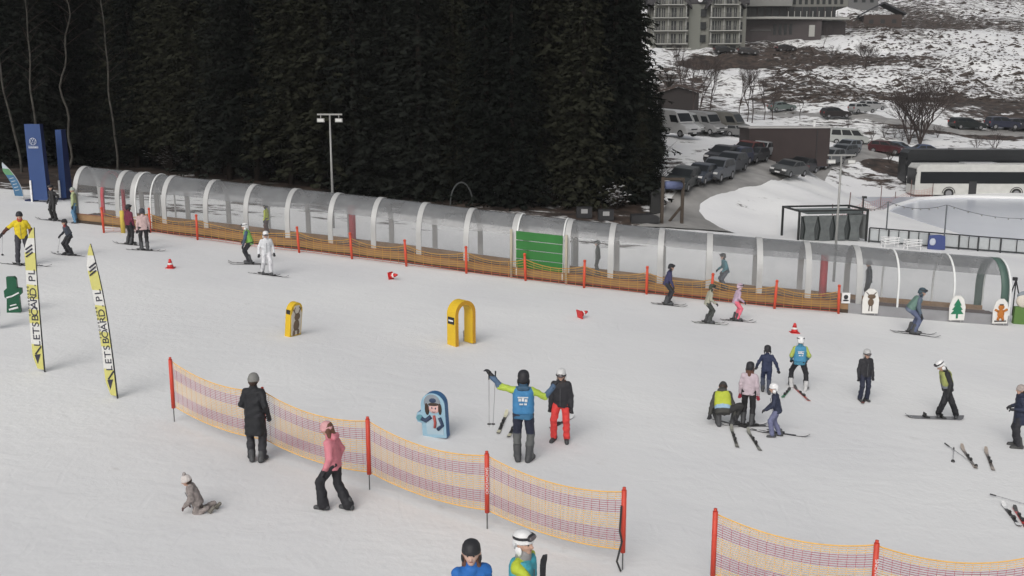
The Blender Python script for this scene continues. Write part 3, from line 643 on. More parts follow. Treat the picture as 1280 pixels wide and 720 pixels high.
# ------------------------------------------------------------------ covered conveyor tunnel
BASE = [(95,277),(150,285),(200,291),(320,306),(470,323),(585,339),(640,347),(800,364),(960,381),(1047,391),(1120,399),(1255,405)]
def yb(x): return float(np.interp(x, [b[0] for b in BASE], [b[1] for b in BASE]))
BP = [G(*b) for b in BASE]
# one straight, gently bowed line in the ground plan
bx = np.array([b[0] for b in BP]); by = np.array([b[1] for b in BP]); pf = np.polyfit(bx, by, 3)
def line(x): y = float(np.polyval(pf, x)); return Vector((x, y, h(x, y)))
def base_at(px):
    x = float(G(px, yb(px))[0]); p = line(x); d = line(x+.5)-line(x-.5); t = d.normalized(); n = Vector((-t.y, t.x, 0)).normalized(); return p, t, n
WID, WALL, ARC = 2.0, 1.3, 1.34
def arch(n=22, grow=0):
    out = [(-grow, 0), (-grow, WALL*.5), (-grow, WALL)]
    for i in range(1, n):
        a = math.pi*(1-i/n); out.append((WID/2+(WID/2+grow)*math.cos(a), WALL+(ARC+grow)*math.sin(a)))
    return out+[(WID+grow, WALL), (WID+grow, WALL*.5), (WID+grow, 0)]
def ap(f, w_, z): p, t, n = f; return p+n*w_+Vector((0,0,z))
SILVER = mat('galvanised_rib', (.42,.42,.415), .45, .1, var=.25, scale=1.2); WTRIM = mat('white_trim', (.72,.73,.72), .4)
def clear(name, col, a, rough):
    m = mat(name, col, rough, var=.10, scale=1.2, spec=.5); nt = m.node_tree; b = nt.nodes['Principled BSDF']
    n = nt.nodes.new('ShaderNodeTexNoise'); n.inputs['Scale'].default_value = .9; n.inputs['Detail'].default_value = 5
    tc = [q for q in nt.nodes if q.type == 'TEX_COORD'][0]; nt.links.new(tc.outputs['Object'], n.inputs['Vector'])
    mr = nt.nodes.new('ShaderNodeMapRange'); mr.inputs['From Min'].default_value = .3; mr.inputs['From Max'].default_value = .75
    mr.inputs['To Min'].default_value = a*.75; mr.inputs['To Max'].default_value = min(1, a*1.4)
    nt.links.new(n.outputs['Fac'], mr.inputs['Value']); nt.links.new(mr.outputs[0], b.inputs['Alpha']); return m
PANE = clear('clear_polycarbonate', (.36,.37,.38), .17, .12); ROOF = clear('smoked_polycarbonate', (.17,.175,.18), .70, .14)
TAN = mat('plywood', (.27,.165,.085), .75, var=.3, scale=3, bump=.3); DARKB = mat('dark_sleeper', (.06,.042,.03), .8, var=.4); BELT = mat('conveyor_belt', (.085,.05,.045), .6, var=.4, scale=2)
GREYB = mat('grey_base_panel', (.26,.26,.27), .5, var=.2, scale=2)
tun = empty('conveyor_tunnel', line(0.0), 0, 'long arched see-through tunnel over the moving carpet with silver ribs', 'tunnel')
O = Vector(tun.location)
def tb(mb, name, m, smooth=False):
    mb.v = [tuple(Vector(v)-O) for v in mb.v]; return mb.build(name, m, tun, smooth)
RIBS = [99,148,167,206,257,308,360,414,468,524,583,642,708,762,823,883,946,1009,1075,1125,1190,1255]
FR = {x: base_at(x) for x in RIBS}
def sweep_arch(f, dt, grow, th, mb, mi=0):
    p, t, n = f; A = arch(22, grow); B2 = arch(22, grow-th); k = len(A); vs = []
    for s in (-dt, dt):
        vs += [p+t*s+n*w_+Vector((0,0,z)) for w_, z in A]+[p+t*s+n*w_+Vector((0,0,z)) for w_, z in B2]
    fs = []
    for i in range(k-1):
        a, b_, c, d = i, i+k, i+2*k, i+3*k
        fs += [(a,a+1,c+1,c), (b_,d,d+1,b_+1), (a,b_,b_+1,a+1), (c,c+1,d+1,d)]
    fs += [(0,2*k,3*k,k), (k-1,2*k-1,4*k-1,3*k-1)]
    mb.add(vs, fs, mi); return mb
for x in RIBS:
    thin = x in (1125,1190,1255)
    tb(sweep_arch(FR[x], .035 if thin else .12, .03, .05, MB()), 'rib', WTRIM if thin else SILVER, False)
for x in (171,190,646,703):           # slim white door frames
    tb(sweep_arch(base_at(x), .03, .06, .05, MB()), 'door_frame', WTRIM, True)
tb(sweep_arch(base_at(1249), .16, .01, .04, MB()), 'green_lining', mat('green_lining', (.07,.12,.10), .5), True)
A = arch(22, 0); NW = [i for i, a in enumerate(A)]
for xa, xb in zip(RIBS, RIBS[1:]):
    fa, fb = FR[xa], FR[xb]
    def pan(i0, i1, zmin=0):
        mb = MB(); vs = [ap(f, A[i][0], max(A[i][1], zmin)) for f in (fa, fb) for i in range(i0, i1+1)]; k = i1-i0+1
        return mb.add(vs, [(i, i+k, i+k+1, i+1) for i in range(k-1)])
    k = len(A)
    s0 = 6 if xb > 700 else 5
    tb(pan(0, s0, .40), 'side_pane', PANE, True); tb(pan(s0, k-1-s0), 'roof_pane', ROOF, True); tb(pan(k-1-s0, k-1, .40), 'side_pane', PANE, True)
# low walls, belt deck
def runs(x0, x1, w0, w1, z0, z1, name, m, step=25):
    q = list(np.arange(x0, x1, step))+[x1]; fs_ = [base_at(x) for x in q]; mb = MB()
    for f in fs_: pass
    vs = [ap(f, w_, z) for f in fs_ for w_, z in ((w0,z0),(w1,z0),(w1,z1),(w0,z1))]; n = len(q)
    fs = [(i*4+a, i*4+4+a, i*4+4+(a+1)%4, i*4+(a+1)%4) for i in range(n-1) for a in range(4)]+[(0,1,2,3),((n-1)*4+3,(n-1)*4+2,(n-1)*4+1,(n-1)*4)]
    mb.add(vs, fs); return tb(mb, name, m)
runs(99,1062,-.05,.06,.14,.42,'side_board',TAN); runs(99,1062,-.09,.08,-.3,.14,'bottom_sleeper',DARKB)
runs(1062,1255,-.07,.06,-.3,.42,'side_panel',GREYB)
runs(99,1255,WID-.06,WID+.05,-.3,.42,'far_side_board',TAN)
runs(99,1255,.12,.55,.0,.26,'deck_board',TAN); runs(99,1255,.55,1.45,.0,.30,'carpet_belt',BELT); runs(99,1255,1.45,1.88,.0,.26,'deck_board',TAN)
runs(99,1062,-.065,-.045,.43,.47,'edge_rail',mat('rusty_rail',(.22,.10,.06),.6))
# red padded posts inside, red arch at the uphill end
for x in (421,1040):
    f = base_at(x); mb = MB(); q = ap(f, 1.7, .3); mb.tube([q, q+Vector((0,0,1.75))], .16, 12); tb(mb, 'red_pad', mat('red_pad', (.55,.05,.06), .5), True)
tb(sweep_arch(base_at(128), .07, -.08, .12, MB()), 'red_arch', mat('red_pad2', (.50,.03,.05), .5), True)
# green roller shutter over one bay
f0, f1 = base_at(643), base_at(706); mb = MB(); GREEN = mat('green_shutter', (.022,.15,.028), .5, var=.2, scale=2)
for i in range(4):
    z0, z1 = .50+i*.40, .50+i*.40+.365
    d = .10
    vs = [ap(f, -d+(.0 if z < 1.5 else .0), z)+f[1]*e for z in (z0, z1) for f, e in ((f0,.1),(f1,-.1))]+[ap(f, -d+.05, z)+f[1]*e for z in (z0, z1) for f, e in ((f0,.1),(f1,-.1))]
    mb.add(vs, [(0,1,3,2),(4,6,7,5),(0,4,5,1),(2,3,7,6),(0,2,6,4),(1,5,7,3)])
tb(mb, 'shutter', GREEN)
for x in (640,708):
    f = base_at(x); mb = MB(); mb.tube([ap(f,-.12,.0), ap(f,-.12,2.12)], .055, 8); tb(mb, 'shutter_post', mat('weathered_post',(.42,.38,.30),.6), True)
# people on the belt
def belt(px): f = base_at(px); return ap(f, 1.0, .30)
def walker(px, ht, lab, **k): person(lab, 0, 0, ht=ht, loc=belt(px), **k)
walker(320, 1.45, 'person in lime yellow jacket riding the carpet inside the tunnel', yaw=80, pose='stand', j=(.50,.58,.03), t=(.10,.05,.04))
walker(742, 1.50, 'person in dark grey riding the carpet past the green shutter', yaw=80, pose='stand', j=(.05,.05,.055), t=(.05,.05,.055))
walker(904, 1.55, 'person in teal jacket leaning on the carpet inside the tunnel', yaw=95, pose='ski', j=(.06,.20,.24), t=(.07,.08,.10))
walker(1096, 1.78, 'person in black standing in the tunnel behind the deer sign', yaw=75, pose='stand', j=(.035,.037,.04), t=(.04,.04,.045), hat='beanie', hc=cm(.12,.12,.13))
p_ = G(93, 280)
person('person in pale green jacket and blue trousers at the uphill tunnel mouth', 95, 279, ht=1.72, yaw=100, pose='stand', j=(.35,.40,.22), t=(.10,.22,.36), hat='beanie', hc=cm(.3,.33,.3))

# ------------------------------------------------------------------ low fence in front of the tunnel
ORANGE = mat('orange_pole', (.58,.075,.035), .5); REDP = mat('red_pole', (.56,.06,.035), .5); TANNET = mat('tan_net', (.46,.25,.06), .7); STEEL = mat('steel_rod', (.12,.12,.12), .4, .6)
fpx = [(130,290),(188,290),(247,299),(374,315),(440,323),(508,332),(583,341),(657,350),(730,359),(808,367),(888,376),(968,385),(1048,391)]
fn = empty('safety_fence', G(583,341), 0, 'low tan net fence with orange poles along the tunnel', 'fence'); O2 = Vector(fn.location)
fp = [Vector(G(x, y+1)) for x, y in fpx]; mb = MB(); red = MB()
for p in fp:
    q = p-O2; lean = Vector((random.uniform(-.06,.06), random.uniform(-.03,.03), 0))
    MB().tube([q, q+lean*.5+Vector((0,0,.55)), q+lean+Vector((0,0,1.12))], [.05,.06,.05], 8).tube([q+lean+Vector((0,0,1.12)), q+lean+Vector((0,0,1.2))], [.07,.05], 8).build('pole', ORANGE, fn, True)
for a, b_ in zip(fp, fp[1:]):
    L_ = (b_-a).length; n = max(4, int(L_/.35))
    tops = []; bots = []
    for i in range(n+1):
        t = i/n; c = a.lerp(b_, t); c.z = h(c.x, c.y); sag = 4*t*(1-t)
        tops.append(c-O2+Vector((0,0,.92-.22*sag))); bots.append(c-O2+Vector((0,0,.08)))
    for r_ in range(8):
        s = r_/7; (red if r_ > 5 else mb).tube([tp.lerp(bt, s) for tp, bt in zip(tops, bots)], .018 if r_ == 0 else .011, 4, cap=False)
    for i in range(n+1): mb.tube([tops[i], bots[i]], .008, 4, cap=False)
mb.build('net', TANNET, fn); red.build('ground_net', mat('red_ground_net', (.45,.085,.05), .7), fn)

# ------------------------------------------------------------------ purple and yellow net fences
NY = mat('yellow_net', (.72,.43,.13), .7); NP = mat('purple_net', (.40,.09,.13), .7)
def net_fence(posts, lab, hgt=1.42, letters=(), strap=None):
    B_ = [Vector(G(*p)) for p in posts]; root = empty('net_fence', B_[len(B_)//2], 0, lab, 'fence', 'purple and yellow net fences'); O3 = Vector(root.location)
    for i, p in enumerate(B_):
        q = p-O3; 
        MB().tube([q, q+Vector((0,0,.34))], .012, 6).build('spike', STEEL, root)
        pl = MB().tube([q+Vector((0,0,.32)), q+Vector((0,0,hgt+.03))], .044, 10).tube([q+Vector((0,0,hgt+.03)), q+Vector((0,0,hgt+.08))], .03, 6).build('pole', REDP, root, True)
        if i in letters:
            M = Matrix.Translation(q+Vector((0,-.048,.95)))@Matrix.Rotation(R(90),4,'X')@Matrix.Rotation(R(-90),4,'Z')
            text_mesh('SNOWDOO', .075, WHITEP, pl, M, sx=1.25)
    if strap is not None:
        q = B_[strap]-O3; MB().tube([q+Vector((-.05,-.08,1.2)), q+Vector((-.07,-.09,.75)), q+Vector((-.03,-.08,.55)), q+Vector((-.11,-.1,.2)), q+Vector((-.04,-.1,.02))], .018, 6).build('strap', RUBBER, root)
    rows = 27; mats_ = [NY, NP]; mb = MB()
    for a, b_ in zip(B_, B_[1:]):
        n = 18; T, Bt = [], []
        for i in range(n+1):
            t = i/n; c = a.lerp(b_, t); sag = 4*t*(1-t); c.z = a.z+(b_.z-a.z)*t
            out = Vector((0,-.10*sag,0))
            T.append(c-O3+out+Vector((0,.066,hgt-.03-.15*sag))); Bt.append(c-O3+out*.6+Vector((0,.066,.34-.10*sag)))
        for r_ in range(rows):
            s = r_/(rows-1); col = 1 if (4 <= r_ <= 9 or 17 <= r_ <= 22) else 0
            mb.tube([x.lerp(y, s) for x, y in zip(T, Bt)], .014 if r_ in (0, rows-1) else .0058, 4, col, cap=False)
        for i in range(n+1):
            for s0, s1, col in ((0,4/26,0),(4/26,9/26,1),(9/26,17/26,0),(17/26,22/26,1),(22/26,1,0)):
                mb.tube([T[i].lerp(Bt[i], s0), T[i].lerp(Bt[i], s1)], .0035, 4, col, cap=False)
    mb.build('net', mats_, root); return root
net_fence([(218,527),(332,570),(462,612),(609,661),(778,712)], 'purple and yellow net fence on five red poles beside the pink hat', letters=(3,), strap=4)
net_fence([(890,742),(1088,786),(1282,800),(1475,815)], 'purple and yellow net fence cropped by the frame, near the red skis', letters=(1,))
# ------------------------------------------------------------------ cones
CONE = mat('cone_red', (.55,.03,.03), .5); CREAM = mat('cone_white', (.75,.72,.70), .5)
def cone(px, py, lab, lying=None):
    p = G(px, py); r = empty('traffic_cone', p, 0, lab, 'cone')
    mb = MB(); mb.lathe([(.13,.03),(.105,.14)], 14).lathe([(.105,.14),(.085,.21)], 14, 1).lathe([(.085,.21),(.04,.36)], 14); c = mb.build('body', [CONE, CREAM], r, True)
    b_ = MB().box((0,0,.015),(.32,.32,.03)).build('base', CONE, r)
    if lying is not None:
        M = Matrix.Rotation(R(lying),4,'Z')@Matrix.Translation((0,0,.14))@Matrix.Rotation(R(78),4,'X')
        c.matrix_local = M; b_.matrix_local = M
cone(213,335,'red cone standing alone below the pale pink jacket'); cone(993,416,'red cone with white band standing above the instructor')
cone(488,349,'red cone lying on its side uphill of the yellow arch', 60); cone(724,398,'red cone tipped over downhill of the green shutter', 120)
# ------------------------------------------------------------------ foam play gates and figures
YF = mat('yellow_foam', (.66,.43,.02), .5, var=.1, scale=3); YF2 = mat('amber_foam', (.52,.27,.015), .5, var=.1, scale=3)
p = G(577,430); g = empty('arch_gate', p, R(44), 'thick yellow foam arch standing on the slope', 'gate')
def uband(w_, hh, th, n=14):
    o, i_ = [], []
    for k in range(n+1):
        a = math.pi*k/n; o.append((w_*math.cos(a), hh-w_+w_*math.sin(a))); i_.append(((w_-th)*math.cos(a), hh-w_+(w_-th)*math.sin(a)))
    return [(w_,0)]+o+[(-w_,0),(-(w_-th),0)]+i_[::-1]+[(w_-th,0)]
mb = MB(); U = uband(.42, 1.42, .13); k = len(U); vs = [(a,-.20,b_) for a, b_ in U]+[(a,.20,b_) for a, b_ in U]
hk = k//2
fs = [(i, i+1, k-2-i, k-1-i) for i in range(hk-1)]
mb.add(vs, fs+[tuple(k+q for q in f[::-1]) for f in fs], 1)
mb.add(vs, [((i+1)%k, i, k+i, k+(i+1)%k) for i in range(k)], 0)
mb.build('foam_arch', [YF, YF2], g)
MB().box((-.425,0,.82),(.012,.30,.22)).build('sticker', BLACK, g); MB().box((-.433,0,.82),(.01,.22,.05)).build('sticker_bar', WHITEP, g)
for sx in (-1,1): MB().tube([(sx*.30,.24,-.02),(sx*.30,.24,.34)], .018, 6).build('stake', ALU, g)
p = G(366,419); g = empty('foam_figure', p, R(62), 'narrow yellow foam board with a deer figure seen edge on', 'foam figure'); g.rotation_euler.y = 0; g.rotation_euler.x = R(7)
out = [(-.26,0),(.26,0),(.27,.75)]+[(.27*math.cos(math.pi*i/10), .80+.27*math.sin(math.pi*i/10)) for i in range(11)]+[(-.27,.75)]
MB().prism(out, -.10, .10).build('board', YF, g)
MB().box((-.275,0,.80),(.012,.15,.13)).build('sticker', BLACK, g)
FUR = mat('deer_brown', (.13,.09,.06), .7); IVORY = mat('ivory_paint', (.60,.55,.48), .6)
MB().prism([(-.2,.05),(.22,.05),(.24,.7),(.1,.98),(-.1,.98),(-.24,.7)], -.112, -.101).build('panel', IVORY, g)
mb = MB(); mb.ball((.02,-.115,.62),(.13,.03,.12),8); mb.ball((.0,-.115,.35),(.14,.03,.18),8); mb.ball((-.1,-.115,.12),(.05,.025,.1),6); mb.ball((.1,-.115,.12),(.05,.025,.1),6)
for sx in (-1,1): mb.tube([(sx*.06,-.115,.70),(sx*.14,-.115,.84),(sx*.10,-.115,.93)], .018, 5); mb.tube([(sx*.13,-.115,.82),(sx*.2,-.115,.88)], .015, 5)
mb.build('deer', FUR, g, True)
p = G(18,390); g = empty('foam_figure', p, R(15), 'dark green foam cactus with white marks standing on the slope', 'foam figure')
GRN = mat('dark_green_foam', (.012,.09,.045), .5, var=.2)
MB().prism([(-.2,0),(.2,0),(.19,.5),(.28,.58),(.28,.74),(.16,.76),(.15,1.05),(.10,1.12),(-.12,1.12),(-.13,.78),(-.22,.70),(-.22,.50),(-.16,.45)], -.10, .10).build('board', GRN, g)
mb = MB(); mb.tube([(-.16,-.107,.48),(.0,-.107,.52),(.2,-.107,.62)], .025, 5); mb.tube([(-.12,-.107,.10),(.14,-.107,.16)], .03, 5); mb.tube([(-.08,-.107,.22),(.1,-.107,.26)], .02, 5); mb.build('marks', WHITEP, g)
# cartoon child board
p = G(544,545); g = empty('foam_figure', p, R(-16), 'light blue arched foam board painted with a child in a helmet', 'foam figure'); g.rotation_euler.y = R(-3)
LB, DB = mat('light_blue_foam', (.27,.43,.53), .5), mat('deep_blue_foam', (.03,.12,.27), .5)
out = [(-.26,0),(.32,0),(.32,.72)]+[(.03+.29*math.cos(math.pi*i/14), .76+.29*math.sin(math.pi*i/14)) for i in range(15)]+[(-.26,.62),(-.36,.58),(-.40,.46),(-.36,.36),(-.26,.34)]
MB().prism(out, -.11, .11, 0, mi_side=1).build('board', [LB, DB], g)
NAVYP, PINKP, GREYP = mat('navy_print', (.03,.05,.10), .6), mat('pink_print', (.62,.40,.38), .6), mat('grey_print', (.22,.25,.28), .6)
MB().ball((.02,-.105,.83),(.21,.022,.20),10).build('printed_helmet', GREYP, g, True); MB().ball((.04,-.118,.88),(.09,.02,.06),8).build('printed_goggles', NAVYP, g, True)
MB().ball((.06,-.113,.70),(.135,.02,.125),10).build('printed_face', PINKP, g, True); MB().ball((-.11,-.114,.68),(.055,.02,.15),8).ball((.2,-.114,.68),(.045,.02,.14),8).ball((.05,-.119,.79),(.13,.02,.045),8).build('printed_hair', HAIRD, g, True)
mb = MB(); mb.ball((.015,-.130,.71),(.016,.01,.026),6); mb.ball((.10,-.130,.70),(.016,.01,.026),6); mb.tube([(.02,-.136,.62),(.06,-.137,.61),(.1,-.136,.62)], .006, 5); mb.build('printed_eyes', NAVYP, g, True)
MB().prism([(-.14,.08),(.26,.08),(.24,.42),(.14,.55),(-.02,.55),(-.16,.40)], -.118, -.109).build('printed_coat', mat('pale_print',(.36,.47,.54),.6), g); MB().tube([(-.02,-.12,.50),(-.16,-.12,.40),(-.26,-.12,.45)], .05, 6).tube([(.18,-.12,.48),(.24,-.12,.30),(.12,-.12,.20)], .045, 6).build('printed_sleeve', NAVYP, g, True)
MB().tube([(.05,-.122,.53),(.07,-.122,.36),(.05,-.122,.24)], .035, 6).build('printed_cuff', mat('red_print',(.38,.08,.07),.6), g, True); MB().ball((-.30,-.11,.46),(.08,.02,.08),8).build('printed_mitten', mat('teal_print',(.10,.25,.30),.6), g, True)
# white signs on the tunnel
def sign(px, py, lab):
    p, t, n = base_at(px); q = Vector(G(px, py)); q = p-n*.16; q.z = p.z
    r = empty('tunnel_sign', q, yaw_of(n), lab, 'sign', 'white arched signs on the tunnel')
    out = [(-.31,.10),(.31,.10),(.33,.65),(.24,.98),(.10,1.12),(-.10,1.12),(-.24,.98),(-.33,.65)]
    MB().prism(out, -.02, .02).build('board', mat('sign_white', (.70,.69,.66), .5), r); MB().box((-.2,.03,.3),(.04,.02,.62)).box((.2,.03,.3),(.04,.02,.62)).build('bracket', ALU, r); return r
r = sign(1089,392,'white arched sign with a brown deer on it')
mb = MB(); mb.ball((.02,-.03,.80),(.16,.02,.10),8); mb.ball((0,-.03,.56),(.12,.02,.16),8); mb.build('deer', FUR, r, True)
mb = MB()
for sx in (-1,1):
    MB().tube([(sx*.08,-.03,.86),(sx*.2,-.03,.98)], .018, 5).build('antler', mat('dark_print',(.05,.035,.03),.6), r); MB().tube([(sx*.05,-.03,.42),(sx*.06,-.03,.2)], .022, 5).build('deer_leg', mat('dark_print',(.05,.035,.03),.6), r)
r = sign(1193,400,'white arched sign with a green fir tree on it'); TREEP = mat('green_print', (.02,.17,.085), .6)
mb = MB(); mb.prism([(-.04,.18),(.04,.18),(.04,.36),(.26,.36),(.14,.52),(.22,.54),(.1,.70),(.16,.72),(0,1.0),(-.16,.72),(-.1,.70),(-.22,.54),(-.14,.52),(-.26,.36),(-.04,.36)], -.032, -.021); mb.build('fir_tree', TREEP, r)
r = sign(1243,404,'white arched sign with an orange gingerbread figure on it'); GB = mat('orange_print', (.45,.16,.03), .6)
mb = MB(); mb.ball((0,-.03,.78),(.13,.015,.12),8); mb.ball((0,-.03,.50),(.15,.015,.2),8)
for sx in (-1,1): mb.tube([(sx*.1,-.03,.60),(sx*.26,-.03,.68)], .05, 6); mb.tube([(sx*.08,-.03,.38),(sx*.11,-.03,.24)], .055, 6)
mb.build('figure', GB, r, True); MB().box((0,-.035,.88),(.16,.02,.05)).box((0,-.035,.20),(.5,.02,.045)).build('print_detail', mat('dark_print',(.05,.035,.03),.6), r)
f = base_at(1058); r = empty('notice', ap(f,-.1,.40), yaw_of(f[2]), 'small white notice with dark figure low on the tunnel side', 'sign'); MB().box((0,0,.22),(.34,.02,.44)).build('board', WHITEP, r); MB().ball((0,-.015,.26),(.09,.01,.1),6).ball((0,-.015,.12),(.12,.01,.04),6).build('print_detail', BLACK, r, True)
# green figure board and gear at the lower tunnel mouth
p = G(1275,405); g = empty('foam_figure', p, 0, 'green foam board with a pale round face beside the lower tunnel mouth', 'foam figure')
MB().prism([(-.32,0),(.4,0),(.4,.75),(-.3,.75)], -.08, .08).build('board', mat('leaf_green', (.10,.19,.05), .5), g); MB().ball((.05,-.05,1.0),(.34,.12,.3),10).build('printed_face', IVORY, g, True); MB().ball((.05,-.02,1.2),(.3,.1,.2),8).build('printed_cap', GREYP, g, True)
p = G(1276,398); g = empty('tripod', p+np.array([.1,.9,0]), 0, 'black tripod behind the green foam board', 'tripod')
for a in (0,120,240): MB().tube([(0,0,1.5),(.42*math.cos(R(a)),.42*math.sin(R(a)),0)], .03, 6).build('leg', BLACK, g)
MB().box((-.05,0,1.55),(.16,.14,.14)).build('head', BLACK, g)
# ------------------------------------------------------------------ feather banners and blue pillars
BAN = mat('banner_white', (.62,.62,.60), .6); BANY = mat('banner_yellow', (.55,.52,.17), .6); BLETT = mat('banner_print', (.03,.03,.05), .6)
def banner(bpx, bpy_, tpx, tpy, wpx, lab, flip=1, yaw=0, sec='SNOWBOARD'):
    b_ = Vector(G(bpx, bpy_)); lo_, hi_ = 1, 7
    for _ in range(40):
        m_ = (lo_+hi_)/2
        if proj((b_.x, b_.y, b_.z+m_))[1] > tpy: lo_ = m_
        else: hi_ = m_
    Hh = lo_; sc_ = F_PX/(proj((b_.x+1, b_.y, b_.z))[0]-proj(b_)[0]); topx = b_.x+(tpx-proj((b_.x, b_.y, b_.z+Hh))[0])*sc_/F_PX
    W_ = wpx*sc_/F_PX; root = empty('feather_banner', b_, R(yaw), lab, 'banner'); dx = topx-b_.x
    def mast(t): return Vector((dx*(t*.35+.65*t**3.2), 0, Hh*t))
    MB().tube([mast(i/20) for i in range(21)], [.022-.012*i/20 for i in range(21)], 6).build('pole', BLACK, root)
    mb = MB(); n = 40; vs = []
    for i in range(n+1):
        t = .015+.985*i/n; p = mast(t); wd = W_*(min(1, (1-t)*7)**.7)*(.88 if t > .1 else .5+t*3.8)
        for y in (-.008, .008): vs += [(p.x-.01, y, p.z), (p.x-wd, y, p.z+wd*.18*(1-t))]
    fs = []; mi = []
    for i in range(n):
        a = i*4; b2 = a+4; t = i/n; c = 1 if (t < .16 or .30 < t < .42 or .48 < t < .60 or .68 < t < .82 or t > .90) else 0
        for f in ((a,a+1,b2+1,b2),(a+3,a+2,b2+2,b2+3),(a+1,a+3,b2+3,b2+1),(a+2,a,b2,b2+2)): fs.append(f); mi.append(c)
    mb.add(vs, fs); mb.m = mi; sail = mb.build('sail', [BAN, BANY], root)
    for txt, t, sz, off in (('LETSBOARD.PL', .50, W_*.62, .40), (sec, .53, W_*.17, .84)):     # one letter at a time up the bend
        for k_, ch in enumerate(txt):
            if ch == ' ': continue
            tt = (.20+.045*k_ if sz > W_*.3 else .40+.024*k_); p = mast(tt); d = mast(tt+.01)-mast(tt-.01)
            M = Matrix.Translation(p+Vector((-W_*off*.95,-.014,0)))@Matrix.Rotation(R(90),4,'X')@Matrix.Rotation(math.atan2(d.z, d.x),4,'Z')
            text_mesh(ch, sz*1.25, BLETT, sail, M, 'letter', sx=1.2, depth=.004)
    p = mast(.80); mb = MB()
    for k_ in range(3): mb.tube([p+Vector((-W_*.75,-.015,k_*.09)), p+Vector((-W_*.2,-.015,.12+k_*.09))], .02, 5)
    p = mast(.10); mb.prism([(p.x-W_*.7,p.z+.08),(p.x-W_*.2,p.z+.1),(p.x-W_*.5,p.z-.16)], -.016, -.012); mb.tube([p+Vector((-W_*.6,-.014,.1)), p+Vector((-W_*.1,-.014,.3))], .02, 5)
    mb.build('emblem', BLETT, sail)
banner(147,498,113,305,15,'leaning yellow and white feather banner standing alone on the slope', yaw=-6)
banner(56,465,43,284,16,'upright yellow and white feather banner beside the yellow jacket', yaw=-6)
b_ = G(-2,412); g = empty('feather_banner', b_, 0, 'purple banner edge cropped by the frame', 'banner')
MB().prism([(-.25,.1),(.04,.15),(.09,.5),(.10,1.2),(.05,1.7),(-.25,1.9)], -.01, .01).build('sail', mat('purple_print',(.06,.04,.13),.6), g); MB().tube([(-.27,0,0),(-.27,0,2.1)], .02, 6).build('pole', BLACK, g)
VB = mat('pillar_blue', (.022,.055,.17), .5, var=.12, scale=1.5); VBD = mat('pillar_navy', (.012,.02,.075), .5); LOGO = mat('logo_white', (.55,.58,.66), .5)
def pillar(px, py, tpy, wpx, dpx, yaw, lab, logo, skew=0):
    b_ = Vector(G(px, py)); s = 1/(proj((b_.x+1, b_.y, b_.z))[0]-proj(b_)[0]); W_ = wpx*s; lo_, hi_ = 1, 6
    for _ in range(40):
        m_ = (lo_+hi_)/2
        if proj((b_.x, b_.y, b_.z+m_))[1] > tpy: lo_ = m_
        else: hi_ = m_
    Hh = lo_; g = empty('advertising_pillar', b_, R(yaw), lab, 'advertising pillar'); D = dpx*s
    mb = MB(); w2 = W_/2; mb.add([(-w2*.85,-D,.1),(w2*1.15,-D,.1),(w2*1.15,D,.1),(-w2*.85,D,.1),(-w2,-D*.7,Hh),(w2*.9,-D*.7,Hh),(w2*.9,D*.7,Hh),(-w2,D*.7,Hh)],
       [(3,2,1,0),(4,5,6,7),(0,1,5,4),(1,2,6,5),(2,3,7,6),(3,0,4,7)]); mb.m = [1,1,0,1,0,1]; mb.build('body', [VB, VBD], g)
    MB().box((-w2*.75,-D-.04,Hh*.14),(.09,.05,Hh*.28)).build('white_strut', WHITEP, g)
    MB().box((-w2*1.1,0,.06),(.5,D*2.4,.12)).build('foot', VBD, g)
    if logo:
        e = empty('emblem', (-.02,-D*.76,Hh*.78), 0); e.parent = g; q = W_*.20; y = -.05
        MB().tube([(q*math.cos(2*math.pi*i/28), y, q*math.sin(2*math.pi*i/28)) for i in range(29)], q*.075, 6).build('ring', LOGO, e)
        mb = MB(); k_ = q*.085
        mb.tube([(-q*.36,y,q*.84),(0,y,q*.10),(q*.36,y,q*.84)], k_, 6); mb.tube([(-q*.80,y,q*.5),(-q*.38,y,-q*.74),(0,y,-q*.02),(q*.38,y,-q*.74),(q*.80,y,q*.5)], k_, 6); mb.build('letters', LOGO, e)
        text_mesh('Volkswagen', W_*.125, LOGO, g, Matrix.Translation((-.02,-D*.80-.045,Hh*.78-q*1.45))@Matrix.Rotation(R(90),4,'X'))
        MB().box((-.02,-D*.8-.045,Hh*.78-q*1.85),(W_*.6,.01,.035)).build('line', LOGO, g)
pillar(51,252,155,21,5,-4,'blue advertising pillar with a round white emblem and lettering', True)
pillar(83,249,162,8,8,-4,'narrow blue advertising pillar seen edge on beside the tunnel', False)
p = Vector(G(30,250)); g = empty('feather_flag', p, 0, 'blue feather flag with green top by the blue pillar', 'flag')
FL = mat('flag_blue', (.05,.14,.25), .6, var=.3, scale=2); FG = mat('flag_green', (.10,.25,.12), .6); FW = mat('flag_pale', (.40,.45,.50), .6)
def fm(t): return Vector((-1.0*t**2.2+.0, 0, 2.05*t))
MB().tube([fm(i/12) for i in range(13)], .02, 6).build('pole', ALU, g)
mb = MB(); vs = []; 
for i in range(17):
    t = .1+.9*i/16; p = fm(t); wd = .48*min(1, (1-t)*4)**.8
    vs += [(p.x-.01,-.006,p.z),(p.x-wd,-.006,p.z+.03),(p.x-wd,.006,p.z+.03),(p.x-.01,.006,p.z)]
for i in range(16): mb.add([], []); 
fs = [(i*4+k_, i*4+(k_+1)%4, i*4+4+(k_+1)%4, i*4+4+k_) for i in range(16) for k_ in range(4)]; mb.add(vs, fs); mb.m = [(2 if i > 12 else 1 if i > 9 else 0) for i in range(16) for _ in range(4)]
sl_ = mb.build('sail', [FL, FG, FW], g); mb = MB()
